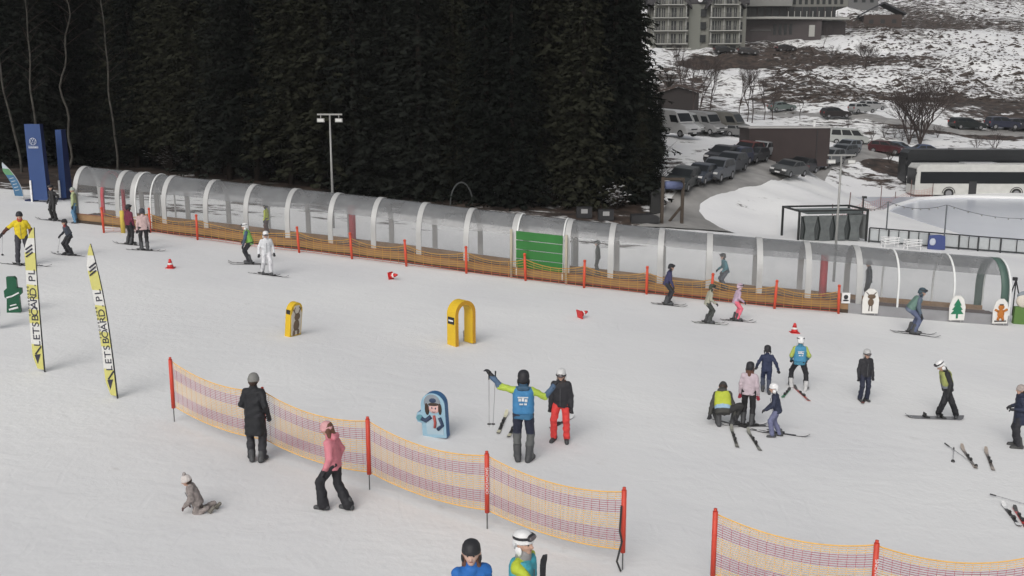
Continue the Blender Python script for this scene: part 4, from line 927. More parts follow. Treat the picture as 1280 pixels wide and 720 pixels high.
for t in (.25,.33,.41,.49,.57): q = fm(t); mb.tube([q+Vector((-.38,-.015,.0)), q+Vector((-.16,-.015,.05))], .022, 5)
mb.build('print', FW, sl_)
f = base_at(155); p = G(154,291); MBp = MB().lathe([(.10,0),(.10,1.0),(.07,1.05)], 12); o = MBp.build('marker_post', mat('yellow_post', (.60,.45,.08), .5), smooth=True, loc=p); tag(o, 'short yellow post at the uphill end of the tunnel', 'post')
# ------------------------------------------------------------------ lamps, rink furniture
def lamp(px, py, tpy, lab, s_m=None):
    b_ = Vector(s_m) if s_m is not None else Vector(G(px, py)); lo_, hi_ = 2, 14
    for _ in range(40):
        m_ = (lo_+hi_)/2
        if proj((b_.x, b_.y, b_.z+m_))[1] > tpy: lo_ = m_
        else: hi_ = m_
    g = empty('floodlight_mast', b_, 0, lab, 'lamp'); Hh = lo_; 
    GR = mat('mast_grey', (.30,.30,.29), .5, .3); MB().tube([(0,0,0),(0,0,Hh)], [.07,.045], 8).build('pole', GR, g, True)
    MB().box((0,0,Hh),(1.3,.1,.08)).build('crossbar', GR, g)
    for sx in (-1,1):
        o = MB().box((sx*.47,0,Hh-.30),(.38,.16,.20)).build('floodlight', GR, g); MB().box((sx*.47,-.085,Hh-.30),(.32,.01,.14)).build('glass', mat('lamp_glass',(.62,.62,.6),.2), o); MB().box((sx*.47,0,Hh-.12),(.03,.05,.2)).build('bracket', GR, o)
lamp(417, 285, 143, 'twin floodlight mast behind the tunnel against the dark forest')
lamp(1042, 352, 194, 'twin floodlight mast rising beside the dark glass pavilion')
FRD = mat('dark_frame', (.02,.022,.022), .5); CURT = mat('grey_curtain', (.11,.12,.12), .8, var=.5, scale=3); DGL = mat('dark_glass', (.03,.035,.035), .15, spec=.8)
c = G(1040,302); g = empty('pavilion', c, R(8), 'dark framed glass pavilion with grey curtains by the rink', 'pavilion'); g.scale = (1,1,.80); Wd, Dp, Hp = 4.6, 2.6, 2.5
for x in (-Wd/2, Wd/2):
    for y in (0, Dp): MB().box((x,y,Hp/2),(.12,.12,Hp)).build('post', FRD, g)
MB().box((0,0,Hp),(Wd+.1,.12,.14)).box((0,Dp,Hp),(Wd+.1,.12,.14)).box((-Wd/2,Dp/2,Hp+.002),(.12,Dp-.1,.14)).box((Wd/2,Dp/2,Hp+.002),(.12,Dp-.1,.14)).build('roof_frame', FRD, g)
MB().box((.2,Dp/2,Hp-.22),(Wd-.9,Dp-.5,.16)).build('roof', mat('slate_roof',(.13,.15,.15),.5), g)
for i in range(4):
    x0 = -Wd/2+.35+i*1.02; mb = MB()
    mb.add([(x0,.15,2.1),(x0+.95,.15,2.1),(x0+.75,.15,1.0),(x0+.85,.15,.05),(x0+.1,.15,.05),(x0+.2,.15,1.0)], [(0,5,4,3,2,1)]); mb.add([(x0,.19,2.1),(x0+.95,.19,2.1),(x0+.75,.19,1.0),(x0+.85,.19,.05),(x0+.1,.19,.05),(x0+.2,.19,1.0)], [(0,1,2,3,4,5)]); mb.build('curtain', CURT, g)
MB().box((-.1,.3,1.05),(Wd-.7,.03,2.0)).build('glass_front', DGL, g); MB().box((Wd/2-.02,Dp/2,1.1),(.04,Dp-.2,2.0)).build('side_curtain', mat('side_curtain',(.19,.20,.20),.8,var=.3,scale=2), g)
# rink railing
RA = mat('railing_dark', (.035,.038,.04), .5); rp = [(1086,303),(1110,305),(1135,307),(1160,309),(1198,312),(1222,314),(1250,316),(1290,319)]
P_ = [Vector(G(x, y)) for x, y in rp]; g = empty('rink_railing', P_[3], 0, 'dark metal railing with pale boards along the ice rink', 'fence'); O4 = Vector(g.location); TOPH = .95
for p in P_: MB().box(p-O4+Vector((0,0,TOPH/2)), (.08,.08,TOPH)).build('post', RA, g)
for a, b_ in zip(P_, P_[1:]):
    A, B2 = a-O4, b_-O4; mb = MB(); mb.tube([A+Vector((0,0,TOPH)), B2+Vector((0,0,TOPH))], .045, 6); mb.tube([A+Vector((0,0,.1)), B2+Vector((0,0,.1))], .045, 6)
    n = 2
    for i in range(1, n): q = A.lerp(B2, i/n); mb.tube([q+Vector((0,0,.1)), q+Vector((0,0,TOPH))], .03, 6)
    mb.build('rail', RA, g); t = (B2-A).normalized(); nn = Vector((-t.y,t.x,0))*.06
    MB().add([A+nn+Vector((0,0,.14)), B2+nn+Vector((0,0,.14)), B2+nn+Vector((0,0,.86)), A+nn+Vector((0,0,.86)), A+nn*1.4+Vector((0,0,.14)), B2+nn*1.4+Vector((0,0,.14)), B2+nn*1.4+Vector((0,0,.86)), A+nn*1.4+Vector((0,0,.86))], [(0,1,2,3),(7,6,5,4),(0,4,5,1),(3,2,6,7),(0,3,7,4),(1,5,6,2)]).build('board', mat('rink_board',(.42,.44,.45),.4), g)
p = Vector(G(1170,312)); o = MB().prism([(-.55,0),(.55,0),(.5,.85),(.2,.95),(-.5,.9)], -.06, .06).build('rink_banner', mat('banner_blue',(.05,.07,.20),.5), loc=p); tag(o, 'small blue banner hung on the rink railing', 'banner'); MB().ball((-.28,-.07,.5),(.2,.02,.24),8).build('emblem', mat('emblem_pale',(.45,.48,.55),.5), o, True)
for px, py, lab in ((1112,309,'white skating aid frame stacked by the railing, nearer the pavilion'),(1140,312,'white skating aid frame stacked by the railing, nearer the blue banner')):
    p = Vector(G(px, py)); g = empty('skating_aid', p, .2, lab, 'skating aid'); mb = MB()
    for i in range(3): z = .25+i*.16; mb.tube([(-.5,-.2,z),(.5,-.25,z+.05),(.55,.25,z),(-.45,.3,z+.05),(-.5,-.2,z)], .03, 6)
    for x, y in ((-.45,-.2),(.45,-.2),(.45,.2),(-.45,.2)): mb.tube([(x,y,0),(x,y,.62)], .025, 6)
    mb.build('frame', WHITEP, g)
# string-light poles and the light string
tops = []
for px, py, tpy, lab in ((1107,300,252,'thin dark pole carrying the light string near the pavilion'),(1179,312,256,'thin grey pole carrying the light string at the blue banner')):
    b_ = Vector(G(px, py)); m_ = 2.5
    for _ in range(60): m_ += (proj((b_.x,b_.y,b_.z+m_))[1]-tpy)*.02
    o = MB().tube([(0,0,0),(0,0,m_)], .05, 6).build('light_pole', mat('pole_grey',(.12,.13,.14),.5), loc=b_); tag(o, lab, 'pole'); tops.append(b_+Vector((0,0,m_)))
tops = [at(1078,258,17.5)]+tops+[at(1300,272,18)]
g = empty('light_string', tops[1], 0, 'string of small lamps sagging between the rink poles', 'light string'); mb = MB(); bl = []
for a, b_ in zip(tops, tops[1:]):
    a, b_ = Vector(a), Vector(b_); q = []
    for i in range(15): t = i/14; c = a.lerp(b_, t); c.z -= .35*4*t*(1-t); q.append(c-Vector(tops[1])); 
    mb.tube(q, .015, 5); bl += q[1:-1]
wr = mb.build('wire', RUBBER, g)
for q in bl[::2]: MB().ball(q-Vector((0,0,.06)), .05, 5).build('bulb', mat('bulb_glass',(.25,.25,.24),.3), g)
b_ = Vector(G(1078,272)); o = MB().tube([(0,0,0),(0,0,1.5)], .05, 6).box((.05,0,1.5),(.3,.2,.16)).build('speaker_pole', FRD, loc=b_); tag(o, 'short dark pole with a box on top beyond the pavilion', 'pole')
# pinkish net with thin poles at the head of the rink
ppx = [(1040,280),(1060,275),(1078,268),(1100,262),(1118,258),(1138,250),(1165,247)]
P_ = [Vector(G(*p)) for p in ppx]; g = empty('safety_fence', P_[3], 0, 'sagging red safety net on thin poles at the head of the rink', 'fence'); O5 = Vector(g.location)
mb = MB(); RN = mat('red_net', (.45,.17,.15), .8)
for i, p in enumerate(P_): MB().tube([p-O5, p-O5+Vector((random.uniform(-.1,.1),0,2.0 if i % 2 else 1.4))], .035, 6).build('pole', mat('brown_pole',(.14,.08,.07),.6), g)
for a, b_ in zip(P_, P_[1:]):
    for r_ in range(6):
        q = [a.lerp(b_, i/8)-O5+Vector((0,0,.15+r_*.17-.18*4*(i/8)*(1-i/8)+random.uniform(-.04,.04))) for i in range(9)]; mb.tube(q, .010, 4, cap=False)
    for i in range(9): c = a.lerp(b_, i/8)-O5; mb.tube([c+Vector((0,0,.05)), c+Vector((0,0,.85))], .008, 4, cap=False)
mb.build('net', RN, g)
# wooden frame with blue roll, bin, small things at the forest edge
p = Vector(G(827,281)); q = Vector(G(852,281)); g = empty('timber_frame', p, 0, 'dark timber frame of two posts holding a blue roll', 'frame'); d = q-p; WOOD = mat('dark_timber', (.055,.042,.032), .8); Hh = 3.1
for c in (Vector((0,0,0)), d): MB().box(c+Vector((0,0,Hh/2)), (.2,.2,Hh)).build('post', WOOD, g)
MB().box(d/2+Vector((0,0,Hh-.1)), (d.x-.2,.16,.16)).build('beam', WOOD, g); MB().tube([Vector((.2,-.1,Hh-.5)), d+Vector((-.2,-.1,Hh-.5))], .26, 12).build('roll', mat('blue_roll',(.10,.12,.22),.6), g, True)
MB().tube([d+Vector((-1.0,0,0)), d+Vector((-.05,0,1.2))], .09, 6).build('brace', WOOD, g)
p = G(820,266); o = MB().box((0,0,.65),(.8,.7,1.3)).prism([(-.45,1.3),(.45,1.3),(.40,1.42),(-.40,1.42)], -.38, .38).build('waste_container', mat('bin_black',(.02,.02,.02),.5), loc=p); tag(o, 'dark waste container beside the timber frame', 'bin')
p = G(805,278); o = MB().prism([(-.9,0),(.9,0),(.95,.35),(.5,.55),(-.85,.5)], -.5, .5).build('covered_trailer', mat('tarp_black',(.022,.022,.024),.6,bump=.4), loc=p); tag(o, 'low dark covered heap behind the tunnel by the timber frame', 'cover')
p = Vector(G(577,256)); g = empty('hoop_goal', p, 0, 'grey hoop shaped gate behind the tunnel at the forest edge', 'gate'); MB().tube([(-.75*math.cos(math.pi*i/14), 0, 1.5*math.sin(math.pi*i/14)) for i in range(15)], .05, 6).build('hoop', mat('hoop_grey',(.06,.065,.065),.6), g)
for px, py, lab in ((730,272,'small framed box with pale front behind the tunnel roof'),(757,275,'small framed box nearer the timber frame behind the tunnel')):
    p = G(px, py); o = MB().box((0,0,.35),(1.0,.6,.7)).build('equipment_box', mat('box_black',(.02,.02,.022),.6), loc=p); tag(o, lab, 'box'); MB().box((0,-.31,.45),(.42,.02,.28)).build('label_plate', mat('plate_grey',(.3,.3,.3),.5), o)
# ------------------------------------------------------------------ vehicles
GLASS = mat('car_glass', (.012,.014,.016), .3, spec=.25); TYRE = mat('tyre', (.02,.02,.02), .8); RIM = mat('rim', (.28,.28,.29), .4, .5); HEAD = mat('headlight', (.55,.55,.55), .15); TAIL = mat('taillight', (.30,.02,.02), .3); PLATE = mat('plate_white', (.6,.6,.6), .5); DTRIM = mat('dark_trim', (.03,.03,.032), .6)
def paint(c): return mat('carpaint_%d_%d_%d' % tuple(int(x*1000) for x in c), tuple(x*.68 for x in c), .4, .1, var=.18, scale=1.5, spec=.4)
PROF = dict(   # (belt outline, cabin outline) in (along, height); along: + is the front
 hatch=(4.1,1.78,[(-2.0,.45),(-2.02,.80),(-1.95,1.0),(.75,1.0),(1.75,.86),(2.02,.70),(2.05,.42),(1.9,.25),(-1.85,.25)], [(-1.98,.98),(-1.70,1.42),(-.6,1.50),(.05,1.47),(.95,.98)], 1.3, .32),
 sedan=(4.5,1.8,[(-2.2,.45),(-2.25,.82),(-2.1,.98),(.85,.98),(1.95,.84),(2.22,.68),(2.25,.42),(2.1,.25),(-2.05,.25)], [(-1.75,.96),(-1.05,1.40),(-.3,1.45),(.15,1.42),(1.05,.96)], 1.38, .32),
 suv=(4.5,1.86,[(-2.18,.50),(-2.2,.90),(-2.15,1.12),(.85,1.12),(1.95,1.0),(2.2,.80),(2.22,.46),(2.05,.32),(-2.05,.32)], [(-2.15,1.10),(-1.90,1.62),(-.6,1.72),(.15,1.68),(1.05,1.10)], 1.38, .37),
 wagon=(4.7,1.82,[(-2.3,.45),(-2.32,.85),(-2.25,1.0),(.9,1.0),(2.05,.86),(2.32,.68),(2.35,.42),(2.2,.26),(-2.15,.26)], [(-2.25,.98),(-1.95,1.42),(-.6,1.49),(.2,1.45),(1.1,.98)], 1.42, .33),
 van=(5.4,2.0,[(-2.7,.5),(-2.72,1.25),(-2.7,1.45),(1.35,1.40),(2.3,1.12),(2.66,.85),(2.7,.48),(2.5,.34),(-2.5,.34)], [(-2.7,1.42),(-2.66,2.45),(-2.4,2.55),(.7,2.50),(1.0,2.38),(1.7,1.36)], 1.75, .36),
 minibus=(4.9,1.9,[(-2.42,.5),(-2.45,1.0),(-2.42,1.15),(1.6,1.15),(2.3,1.0),(2.43,.8),(2.45,.48),(2.3,.34),(-2.3,.34)], [(-2.42,1.13),(-2.32,1.85),(-2.1,1.94),(.95,1.92),(1.15,1.86),(1.85,1.13)], 1.5, .35))
def vehicle(kind):
    L_, W_, low, cab, wb, wr = PROF[kind]; w2 = W_/2; root = empty(dict(van='motor_van').get(kind, 'parked_car'), (0,0,0)); mb = MB()
    n = len(low); ring = lambda y, ins: [(y, a, b_) for a, b_ in low]
    def loft(pr, ys):      # ys: (x, inset along, drop)
        vs = []; k = len(pr)
        ca, cb = sum(p[0] for p in pr)/k, sum(p[1] for p in pr)/k
        for x, s in ys: vs += [(x, ca+(a-ca)*s, b_) for a, b_ in pr]
        fs = [(i*k+j, i*k+(j+1)%k, (i+1)*k+(j+1)%k, (i+1)*k+j) for i in range(len(ys)-1) for j in range(k)]+[tuple(range(k-1,-1,-1)), tuple((len(ys)-1)*k+j for j in range(k))]
        return vs, fs
    mb.add(*loft(low, [(-w2,.93),(-w2*.94,.985),(-w2*.6,1),(w2*.6,1),(w2*.94,.985),(w2,.93)]))
    top = max(b_ for a, b_ in cab); bot = min(b_ for a, b_ in cab); tin = .80 if kind not in ('van','minibus') else .90
    k = len(cab); vs = []
    for sx in (-1, 1): vs += [(sx*w2*(.97-(.97-tin)*(b_-bot)/(top-bot)), a, b_) for a, b_ in cab]
    mb.add(vs, [(i, i+1, k+i+1, k+i) for i in range(k-1)]+[tuple(range(k-1,-1,-1)), tuple(range(k, 2*k))])
    body = mb.build('body', [paint((.2,.2,.2))], root)
    def slab(pts, off=.012):     # thin glass slab standing proud of four 3-D points
        a, b_, c, d = [Vector(p) for p in pts]; nn = (b_-a).cross(d-a).normalized()*off; cc = (a+b_+c+d)/4
        if nn.dot(cc-Vector((0,0,.9))) < 0: nn = -nn
        q = [p+nn for p in (a,b_,c,d)]+[p-nn for p in (a,b_,c,d)]; return MB().add(q, [(0,1,2,3),(7,6,5,4),(0,4,5,1),(1,5,6,2),(2,6,7,3),(3,7,4,0)])
    def cp(i, t, sx, u=0):  # along cabin edge i
        a = Vector((0,*cab[i])).lerp(Vector((0,*cab[i+1])), t); wv = w2*(.97-(.97-tin)*(a.z-bot)/(top-bot)); return Vector((sx*wv*(1-u), a.y, a.z))
    e = k-2; slab([cp(e,.12,-1,.08), cp(e,.12,1,.08), cp(e,.88,1,.08), cp(e,.88,-1,.08)]).build('windscreen', GLASS, root)
    slab([cp(0,.2,-1,.12), cp(0,.2,1,.12), cp(0,.9,1,.12), cp(0,.9,-1,.12)]).build('rear_window', GLASS, root)
    zt, zb = top-.10, bot+.06; zf = lambda z: w2*(.97-(.97-tin)*(z-bot)/(top-bot))
    xf = lambda z: cab[-2][0]+(cab[-1][0]-cab[-2][0])*(cab[-2][1]-z)/max(.01, cab[-2][1]-cab[-1][1])
    xr = lambda z: cab[0][0]+(cab[1][0]-cab[0][0])*(z-cab[0][1])/max(.01, cab[1][1]-cab[0][1])
    wins = ((.10,.48),(.53,.92)) if kind not in ('van','minibus') else (((.72,.95),) if kind == 'van' else ((.05,.34),(.38,.66),(.70,.95)))
    if kind == 'van': zb = bot+.05; zt = bot+.72
    for sx in (-1, 1):
        for u0, u1 in wins:
            P4 = [Vector((sx*zf(z), xr(z)+(xf(z)-xr(z))*u, z)) for z, u in ((zb,u0),(zb,u1),(zt,u1),(zt,u0))]; slab(P4).build('side_window', GLASS, root)
        for y in (-wb, wb):
            wh = MB().tube([(sx*(w2-.20),y,wr),(sx*(w2+.015),y,wr)], wr, 16).build('wheel', TYRE, root, False); MB().tube([(sx*(w2+.0),y,wr),(sx*(w2+.025),y,wr)], wr*.6, 10).build('rim', RIM, wh)
        fr, rr = low[5], low[1]
        MB().box((sx*(w2-.30),fr[0]-.03,fr[1]+.0),(.40,.14,.15)).build('headlight', HEAD, root); MB().box((sx*(w2-.18),rr[0]+.05,rr[1]+.05),(.22,.12,.24)).build('taillight', TAIL, root)
        MB().box((sx*(w2+.08),xf(zb)-.25,zb+.05),(.18,.1,.13)).build('mirror', DTRIM, root)
    MB().box((0,low[6][0]-.02,.42),(W_*.86,.12,.2)).build('bumper', DTRIM, root); MB().box((0,low[6][0]+.045,.44),(.5,.02,.11)).build('number_plate', PLATE, root)
    MB().box((0,low[5][0]+.0,low[5][1]-.06),(W_*.42,.06,.12)).build('grille', DTRIM, root)
    return root
PROTO = {}
def park(kind, px, py, yaw, col, lab, s=1.0, cat=None, group='vehicles in the car park', dz=.1):
    if kind not in PROTO: PROTO[kind] = vehicle(kind); o = PROTO[kind]
    else: o = copy_tree(PROTO[kind])
    p = G(px, py); n = (normal(p[0], p[1], 3.0)+Vector((0,0,1.6))).normalized()
    M = frame((p[0], p[1], p[2]+dz), R(yaw), n); o.matrix_world = M@Matrix.Scale(s, 4)
    for ch in o.children:
        if ch.name.startswith('body'): recolor(ch, 0, paint(col))
    tag(o, lab, cat or dict(van='van', minibus='minibus').get(kind, 'car'), group); return o
Yw = 158
park('hatch', 852,236,Yw-4,(.035,.04,.04),'dark hatchback parked nearest the timber frame',.95)
park('suv', 894,226,Yw-8,(.13,.14,.16),'grey estate parked nose out next to the dark hatchback',.95)
park('hatch', 911,215,Yw-10,(.07,.075,.085),'dark grey small car tucked behind the grey estate')
park('wagon', 915,207,Yw-14,(.03,.04,.085),'dark blue car in the row below the red one')
park('suv', 932,200,Yw-16,(.16,.045,.04),'dark red car in the roadside row',.9)
park('suv', 950,197,Yw-10,(.42,.43,.44),'white car at the far end of the roadside row',.8)
park('sedan', 985,221,Yw-20,(.12,.125,.125),'grey saloon at the head of the row by the snow bank',.92)
park('suv', 1014,212,Yw-22,(.055,.075,.12),'dark blue off-roader behind the grey saloon',1.0)
park('suv', 1035,206,Yw-22,(.20,.21,.22),'silver car between the blue off-roader and the mast')
park('wagon', 1052,198,Yw-22,(.10,.11,.12),'dark car parked beyond the silver one by the snow bank')
park('suv', 1058,192,Yw-25,(.28,.31,.34),'pale grey car below the white minibus',.9)
park('minibus', 1060,181,-105,(.50,.52,.50),'white minibus with three dark side windows',1.0)
park('hatch', 1108,193,-130,(.09,.025,.03),'dark red hatchback near the big bare bush')
park('wagon', 1122,194,-128,(.10,.13,.17),'blue grey car beside the dark red hatchback')
park('sedan', 1158,196,-95,(.05,.08,.17),'deep blue car parked before the dark coach',.95)
park('van', 842,171,-142,(.66,.66,.66),'white van at the forest end of the van row',.95)
park('van', 862,167,-142,(.42,.43,.43),'second white van, beside the one nearest the forest',.95)
park('van', 880,168,-142,(.30,.30,.30),'grey van between white vans and camper',1.0)
park('van', 908,169,-128,(.17,.165,.15),'dull beige camper at the end of the van row',1.05,'camper')
park('wagon', 928,172,-120,(.22,.22,.22),'grey car beside the dull beige camper',.9)
park('sedan', 977,139,-78,(.17,.21,.20),'grey green car on the upper road above the container',.95)
park('hatch', 1044,148,-85,(.035,.03,.03),'very dark car on the upper road',1.0)
park('hatch', 1077,142,-72,(.45,.46,.46),'white car on the upper road near the white estate',.95)
park('wagon', 1090,138,-72,(.42,.42,.42),'white estate car at the upper road bend',.9)
park('wagon', 1208,162,-82,(.025,.03,.03),'long black car on the upper road above the coaches',1.1)
park('suv', 1252,162,-88,(.035,.04,.07),'dark blue car on the upper road by the frame edge',1.05)
park('suv', 1274,164,-80,(.05,.05,.06),'charcoal car behind the dark blue one on the upper road',1.05)
park('wagon', 935,68,-95,(.05,.045,.045),'dark car parked below the stepped building',1.0); park('sedan', 982,64,-85,(.04,.035,.035),'low black car on the terrace above the earth bank',1.0)
park('wagon', 905,66,-90,(.03,.03,.03),'black car parked below the gabled hotel',1.0)
def coach(px, py, s, yaw, c1, c2, lab, L_=13.0, Hh=3.35):
    p = at(px, py, s); p[2] = h(p[0], p[1])+.02; g = empty('coach', p, R(yaw), lab, 'coach'); W_ = 2.5
    out = [(-.0,.35),(L_,.35),(L_,Hh-.15),(L_-.3,Hh),(.35,Hh),(.08,Hh-.35),(-.02,1.4)]
    MB().prism(out, 0, W_).build('body', paint(c1), g)
    MB().box((L_/2+.15,-.012,2.05),(L_-.6,.03,1.15)).build('window_band', GLASS, g)
    MB().box((-.015,W_/2,2.1),(.05,W_-.3,1.6)).build('windscreen', GLASS, g)
    MB().box((L_/2,W_/2,Hh+.05),(L_*.25,1.6,.14)).build('roof_unit', paint(c2), g)
    MB().box((5.6,-.018,1.0),(.75,.03,1.4)).build('door', DTRIM, g)
    for x in (3.3,9.9): 
        w_ = MB().tube([(x,-.03,.5),(x,.35,.5)], .5, 18).build('wheel', TYRE, g); MB().tube([(x,-.05,.5),(x,-.02,.5)], .3, 12).build('rim', RIM, w_)
        MB().tube([(x+.62*math.cos(math.pi*i/10),-.01,.5+.62*math.sin(math.pi*i/10)) for i in range(11)], .04, 5).build('wheel_arch', DTRIM, g)
    MB().box((.2,-.014,.9),(.3,.02,.2)).build('headlight', HEAD, g); MB().tube([(-.05,-.2,2.6),(-.2,-.25,2.2)], .08, 6).build('mirror', DTRIM, g)
coach(1143,246,12.6,-2,(.80,.80,.76),(.6,.6,.6),'white coach with dark window band parked beyond the rink')
coach(1131,236,12.0,-2,(.03,.032,.035),(.5,.5,.5),'black coach parked behind the white coach', Hh=3.7)
# ------------------------------------------------------------------ buildings
RUST = mat('brown_cladding', (.038,.027,.026), .7, var=.25, scale=.8)
p = G(930,193); p[2] -= .5; g = empty('storage_container', p, R(4), 'long dark brown flat roofed container building by the car park', 'container')
MB().box((4.1,1.5,1.1),(7.4,3,3.4)).build('wall', RUST, g); MB().box((4.1,1.5,2.86),(7.6,3.2,.12)).build('roof', mat('pale_roof',(.40,.39,.38),.6), g); MB().box((6.6,-.02,1.3),(.06,.05,2.8)).build('seam', DTRIM, g); MB().tube([(6.6,.8,2.9),(6.6,.8,3.45)], .12, 8).build('chimney', WHITEP, g)
p = Vector(G(977,191)); o = MB().lathe([(.22,0),(.25,.9),(.2,.95)], 12).build('litter_bin', mat('bin_grey',(.2,.2,.21),.6), loc=p); tag(o, 'grey litter bin standing at the brown container', 'bin'); MB().box((0,-.25,.7),(.3,.04,.2)).build('bin_flap', PLATE, o)
o = MB().prism([(0,0),(5.6,0),(5.6,2.5),(0,2.5)], 0, 5).build('wall', mat('shed_brown',(.03,.025,.024),.8)); p = at(822,135,9.0); sh_ = empty('wooden_shed', (p[0],p[1],h(p[0],p[1])), R(-8), 'dark wooden shed with sloping roof behind the van row', 'shed'); o.parent = sh_; 
MB().prism([(-.4,2.45),(2.8,3.4),(6.0,2.45),(6.0,2.7),(2.8,3.7),(-.4,2.7)], -.5, 5.5).build('roof', mat('shed_roof',(.06,.045,.04),.8), sh_); MB().prism([(0.2,2.5),(5.4,2.5),(2.8,3.3)], .05, .15).build('gable', mat('shed_brown',(.03,.025,.024),.8), sh_)
WALLA = mat('hotel_plaster', (.20,.20,.178), .8, var=.2, scale=.4); WIN = mat('hotel_window', (.018,.02,.021), .3, spec=.3); SLAB = mat('balcony_slab', (.33,.33,.31), .7); RAIL = mat('balcony_rail', (.10,.10,.095), .6); RF = mat('hotel_roof', (.04,.037,.04), .7); TIMB = mat('dark_cladding', (.055,.045,.045), .7, var=.2, scale=.6)
p = at(812,66,5.3); g = empty('hotel', tuple(p), R(-3), 'grey hotel with two gabled bays and stacked balconies', 'building')
def X_(px): return (px-812)/5.3
FH = 2.95; Wt = X_(930)
MB().box((Wt/2+.3,8,3.2),(Wt,12,16)).build('wall', WALLA, g)
MB().prism([(2.2,11.0),(2.0,11.4),(5.5,19.5),(10.5,19.5),(14,11.0)], -.6, Wt+1.0, axis='x').build('main_roof', RF, g)
for x0, x1 in ((816,856),(886,922)):
    a, b_ = X_(x0), X_(x1); c = (a+b_)/2
    MB().box((c,1.0,3.6),(b_-a,2.1,15.0)).build('bay', WALLA, g)
    MB().prism([(a,11.1),(b_,11.1),(b_-.9,12.4),(c,17.2),(a+.9,12.4)], -.04, 5).build('gable', WALLA, g)
    for sx, e in ((-1, a), (1, b_)): MB().prism([(e+sx*1.3,10.0),(e+sx*1.25,10.5),(c,18.0),(c,17.3),(e-sx*.05,11.3)], -.9, 6).build('gable_roof', RF, g)
    for fl in range(4):
        z = 2.1+fl*FH; ex = .35 if fl < 3 else -.6; bal = MB().box((c,-.75,z-.1),(b_-a+ex*2,1.4,.2)).build('balcony', SLAB, g)
        mb = MB().box((c,-1.42,z+.95),(b_-a+ex*2,.06,.08))
        for i in range(int((b_-a)/.3)): mb.box((a+.1+i*.3,-1.42,z+.45),(.06,.04,.9))
        mb.build('railing', RAIL, bal)
        for i, u in enumerate((.14,.30,.62,.84)):
            wv = (1.0,.75,1.15,.7)[i]; fr_ = MB().box((a+(b_-a)*u,-.06,z+1.15),(wv,.06,2.15)).build('window', WIN, g); MB().box((a+(b_-a)*u,-.10,z+1.15),(.09,.03,2.1)).build('mullion', SLAB, fr_)
        for u in (.01,.45,.99): MB().box((a+(b_-a)*u,-.35,z+1.3),(.22,.7,2.6)).build('pilaster', SLAB, g)
    for u in (.2,.5,.8): MB().box((a+(b_-a)*u,-.06,.9),(1.3,.06,1.5)).build('window', WIN, g)
for fl in range(4):
    z = 2.2+fl*FH
    for x, wv in ((858.5,1.0),(876,.7),(879.5,.7),(925,.6)): MB().box((X_(x)+.1,1.97 if x != 876 and x != 879.5 else 1.46,z+1.1),(wv,.06,1.7)).build('window', WIN, g)
MB().box((X_(868),1.8,4.5),(X_(876)-X_(861),.62,13)).build('stair_tower', mat('stair_plaster',(.165,.17,.15),.8), g); MB().ball((X_(873.5),.9,12.1),(.6,.15,.6),8).build('roof_light', WHITEP, g, True)
MB().box((X_(846),-1.3,.9),(X_(858)-X_(826),1.6,.25)).build('porch_roof', SLAB, g); MB().box((X_(846),-.9,.2),(X_(858)-X_(832),.8,1.2)).build('porch', TIMB, g)
p = at(926,60,5.0); g = empty('hotel', tuple(p), R(-4), 'large stepped hotel of dark cladding with a pale upper storey', 'building')
MB().box((10,9,2.2),(20,14,9.6)).build('dark_storey', TIMB, g); MB().box((23.6,13,3.2),(7,12,7.2)).build('dark_wing', TIMB, g)
MB().prism([(-.3,-.3),(7.5,-1.4),(20,1.5),(27,3.2),(27,16),(-.3,16)], 7.0, 7.5, axis='z').build('terrace_slab', SLAB, g)
MB().box((11.9,10,8.85),(23.6,12,2.7)).build('glazed_storey', WIN, g)
for i in range(13): MB().box((.6+i*1.85,3.86,8.85),(.18,.18,2.7)).build('column', TIMB, g)
MB().box((6,8.5,13.2),(12.6,15,6)).build('upper_storey', mat('upper_plaster',(.20,.20,.19),.8,var=.15), g); MB().box((19.5,11.5,13.2),(14.3,15,6)).build('upper_wing', mat('wing_plaster',(.15,.15,.135),.8,var=.2), g)
for i in range(9):
    for z in (11.6,14.4): MB().box((13.4+i*1.45,3.96,z),(.75,.08,1.7)).build('window', WIN, g); 
for i in range(5): MB().box((1.2+i*2.5,.96,12.9),(1.3,.08,1.1)).build('window', WIN, g)
for i in range(9): MB().tube([(11.5+i*1.5,1.2,7.5),(11.5+i*1.5,1.2,8.9)], .10, 6).build('baluster', SLAB, g)
MB().box((17.6,1.9,4.2),(1.4,.3,2.8)).build('door', SLAB, g); MB().box((5,1.9,4.4),(5,.2,.25)).build('stone_band', RAIL, g)
for i in range(4): MB().box((8.5+i*1.3,1.93,4.6),(.7,.1,2.6)).build('window', WIN, g)
p = at(1062,22,4.2); g = empty('house', (p[0],p[1],h(p[0],p[1])-1.2), R(5), 'small grey house up the hill beside the stepped hotel', 'house')
MB().box((4,4,3),(9,8,6)).build('wall', mat('house_grey',(.12,.12,.12),.8), g); MB().prism([(-1,5.9),(4,10),(9,5.9),(9,6.3),(4,10.5),(-1,6.3)], -.6, 8.6).build('roof', RF, g)
for x in (1.5,4,6.5): MB().box((x,-.03,3.6),(1.1,.06,1.5)).build('window', WIN, g)
p = at(1079,36,4.5); g = empty('chalet', (p[0],p[1],h(p[0],p[1])-1.2), R(-12), 'low dark wooden chalet on the upper hillside', 'house')
MB().box((5,4,2),(10,8,4)).build('wall', mat('chalet_brown',(.06,.042,.036),.8), g); MB().prism([(-1,3.9),(5,7),(11,3.9),(11,4.3),(5,7.5),(-1,4.3)], -.8, 8.8).build('roof', mat('chalet_roof',(.045,.045,.05),.8), g)
for x in (2,5,8): MB().box((x,-.03,2.2),(1.2,.06,1.1)).build('window', WIN, g)
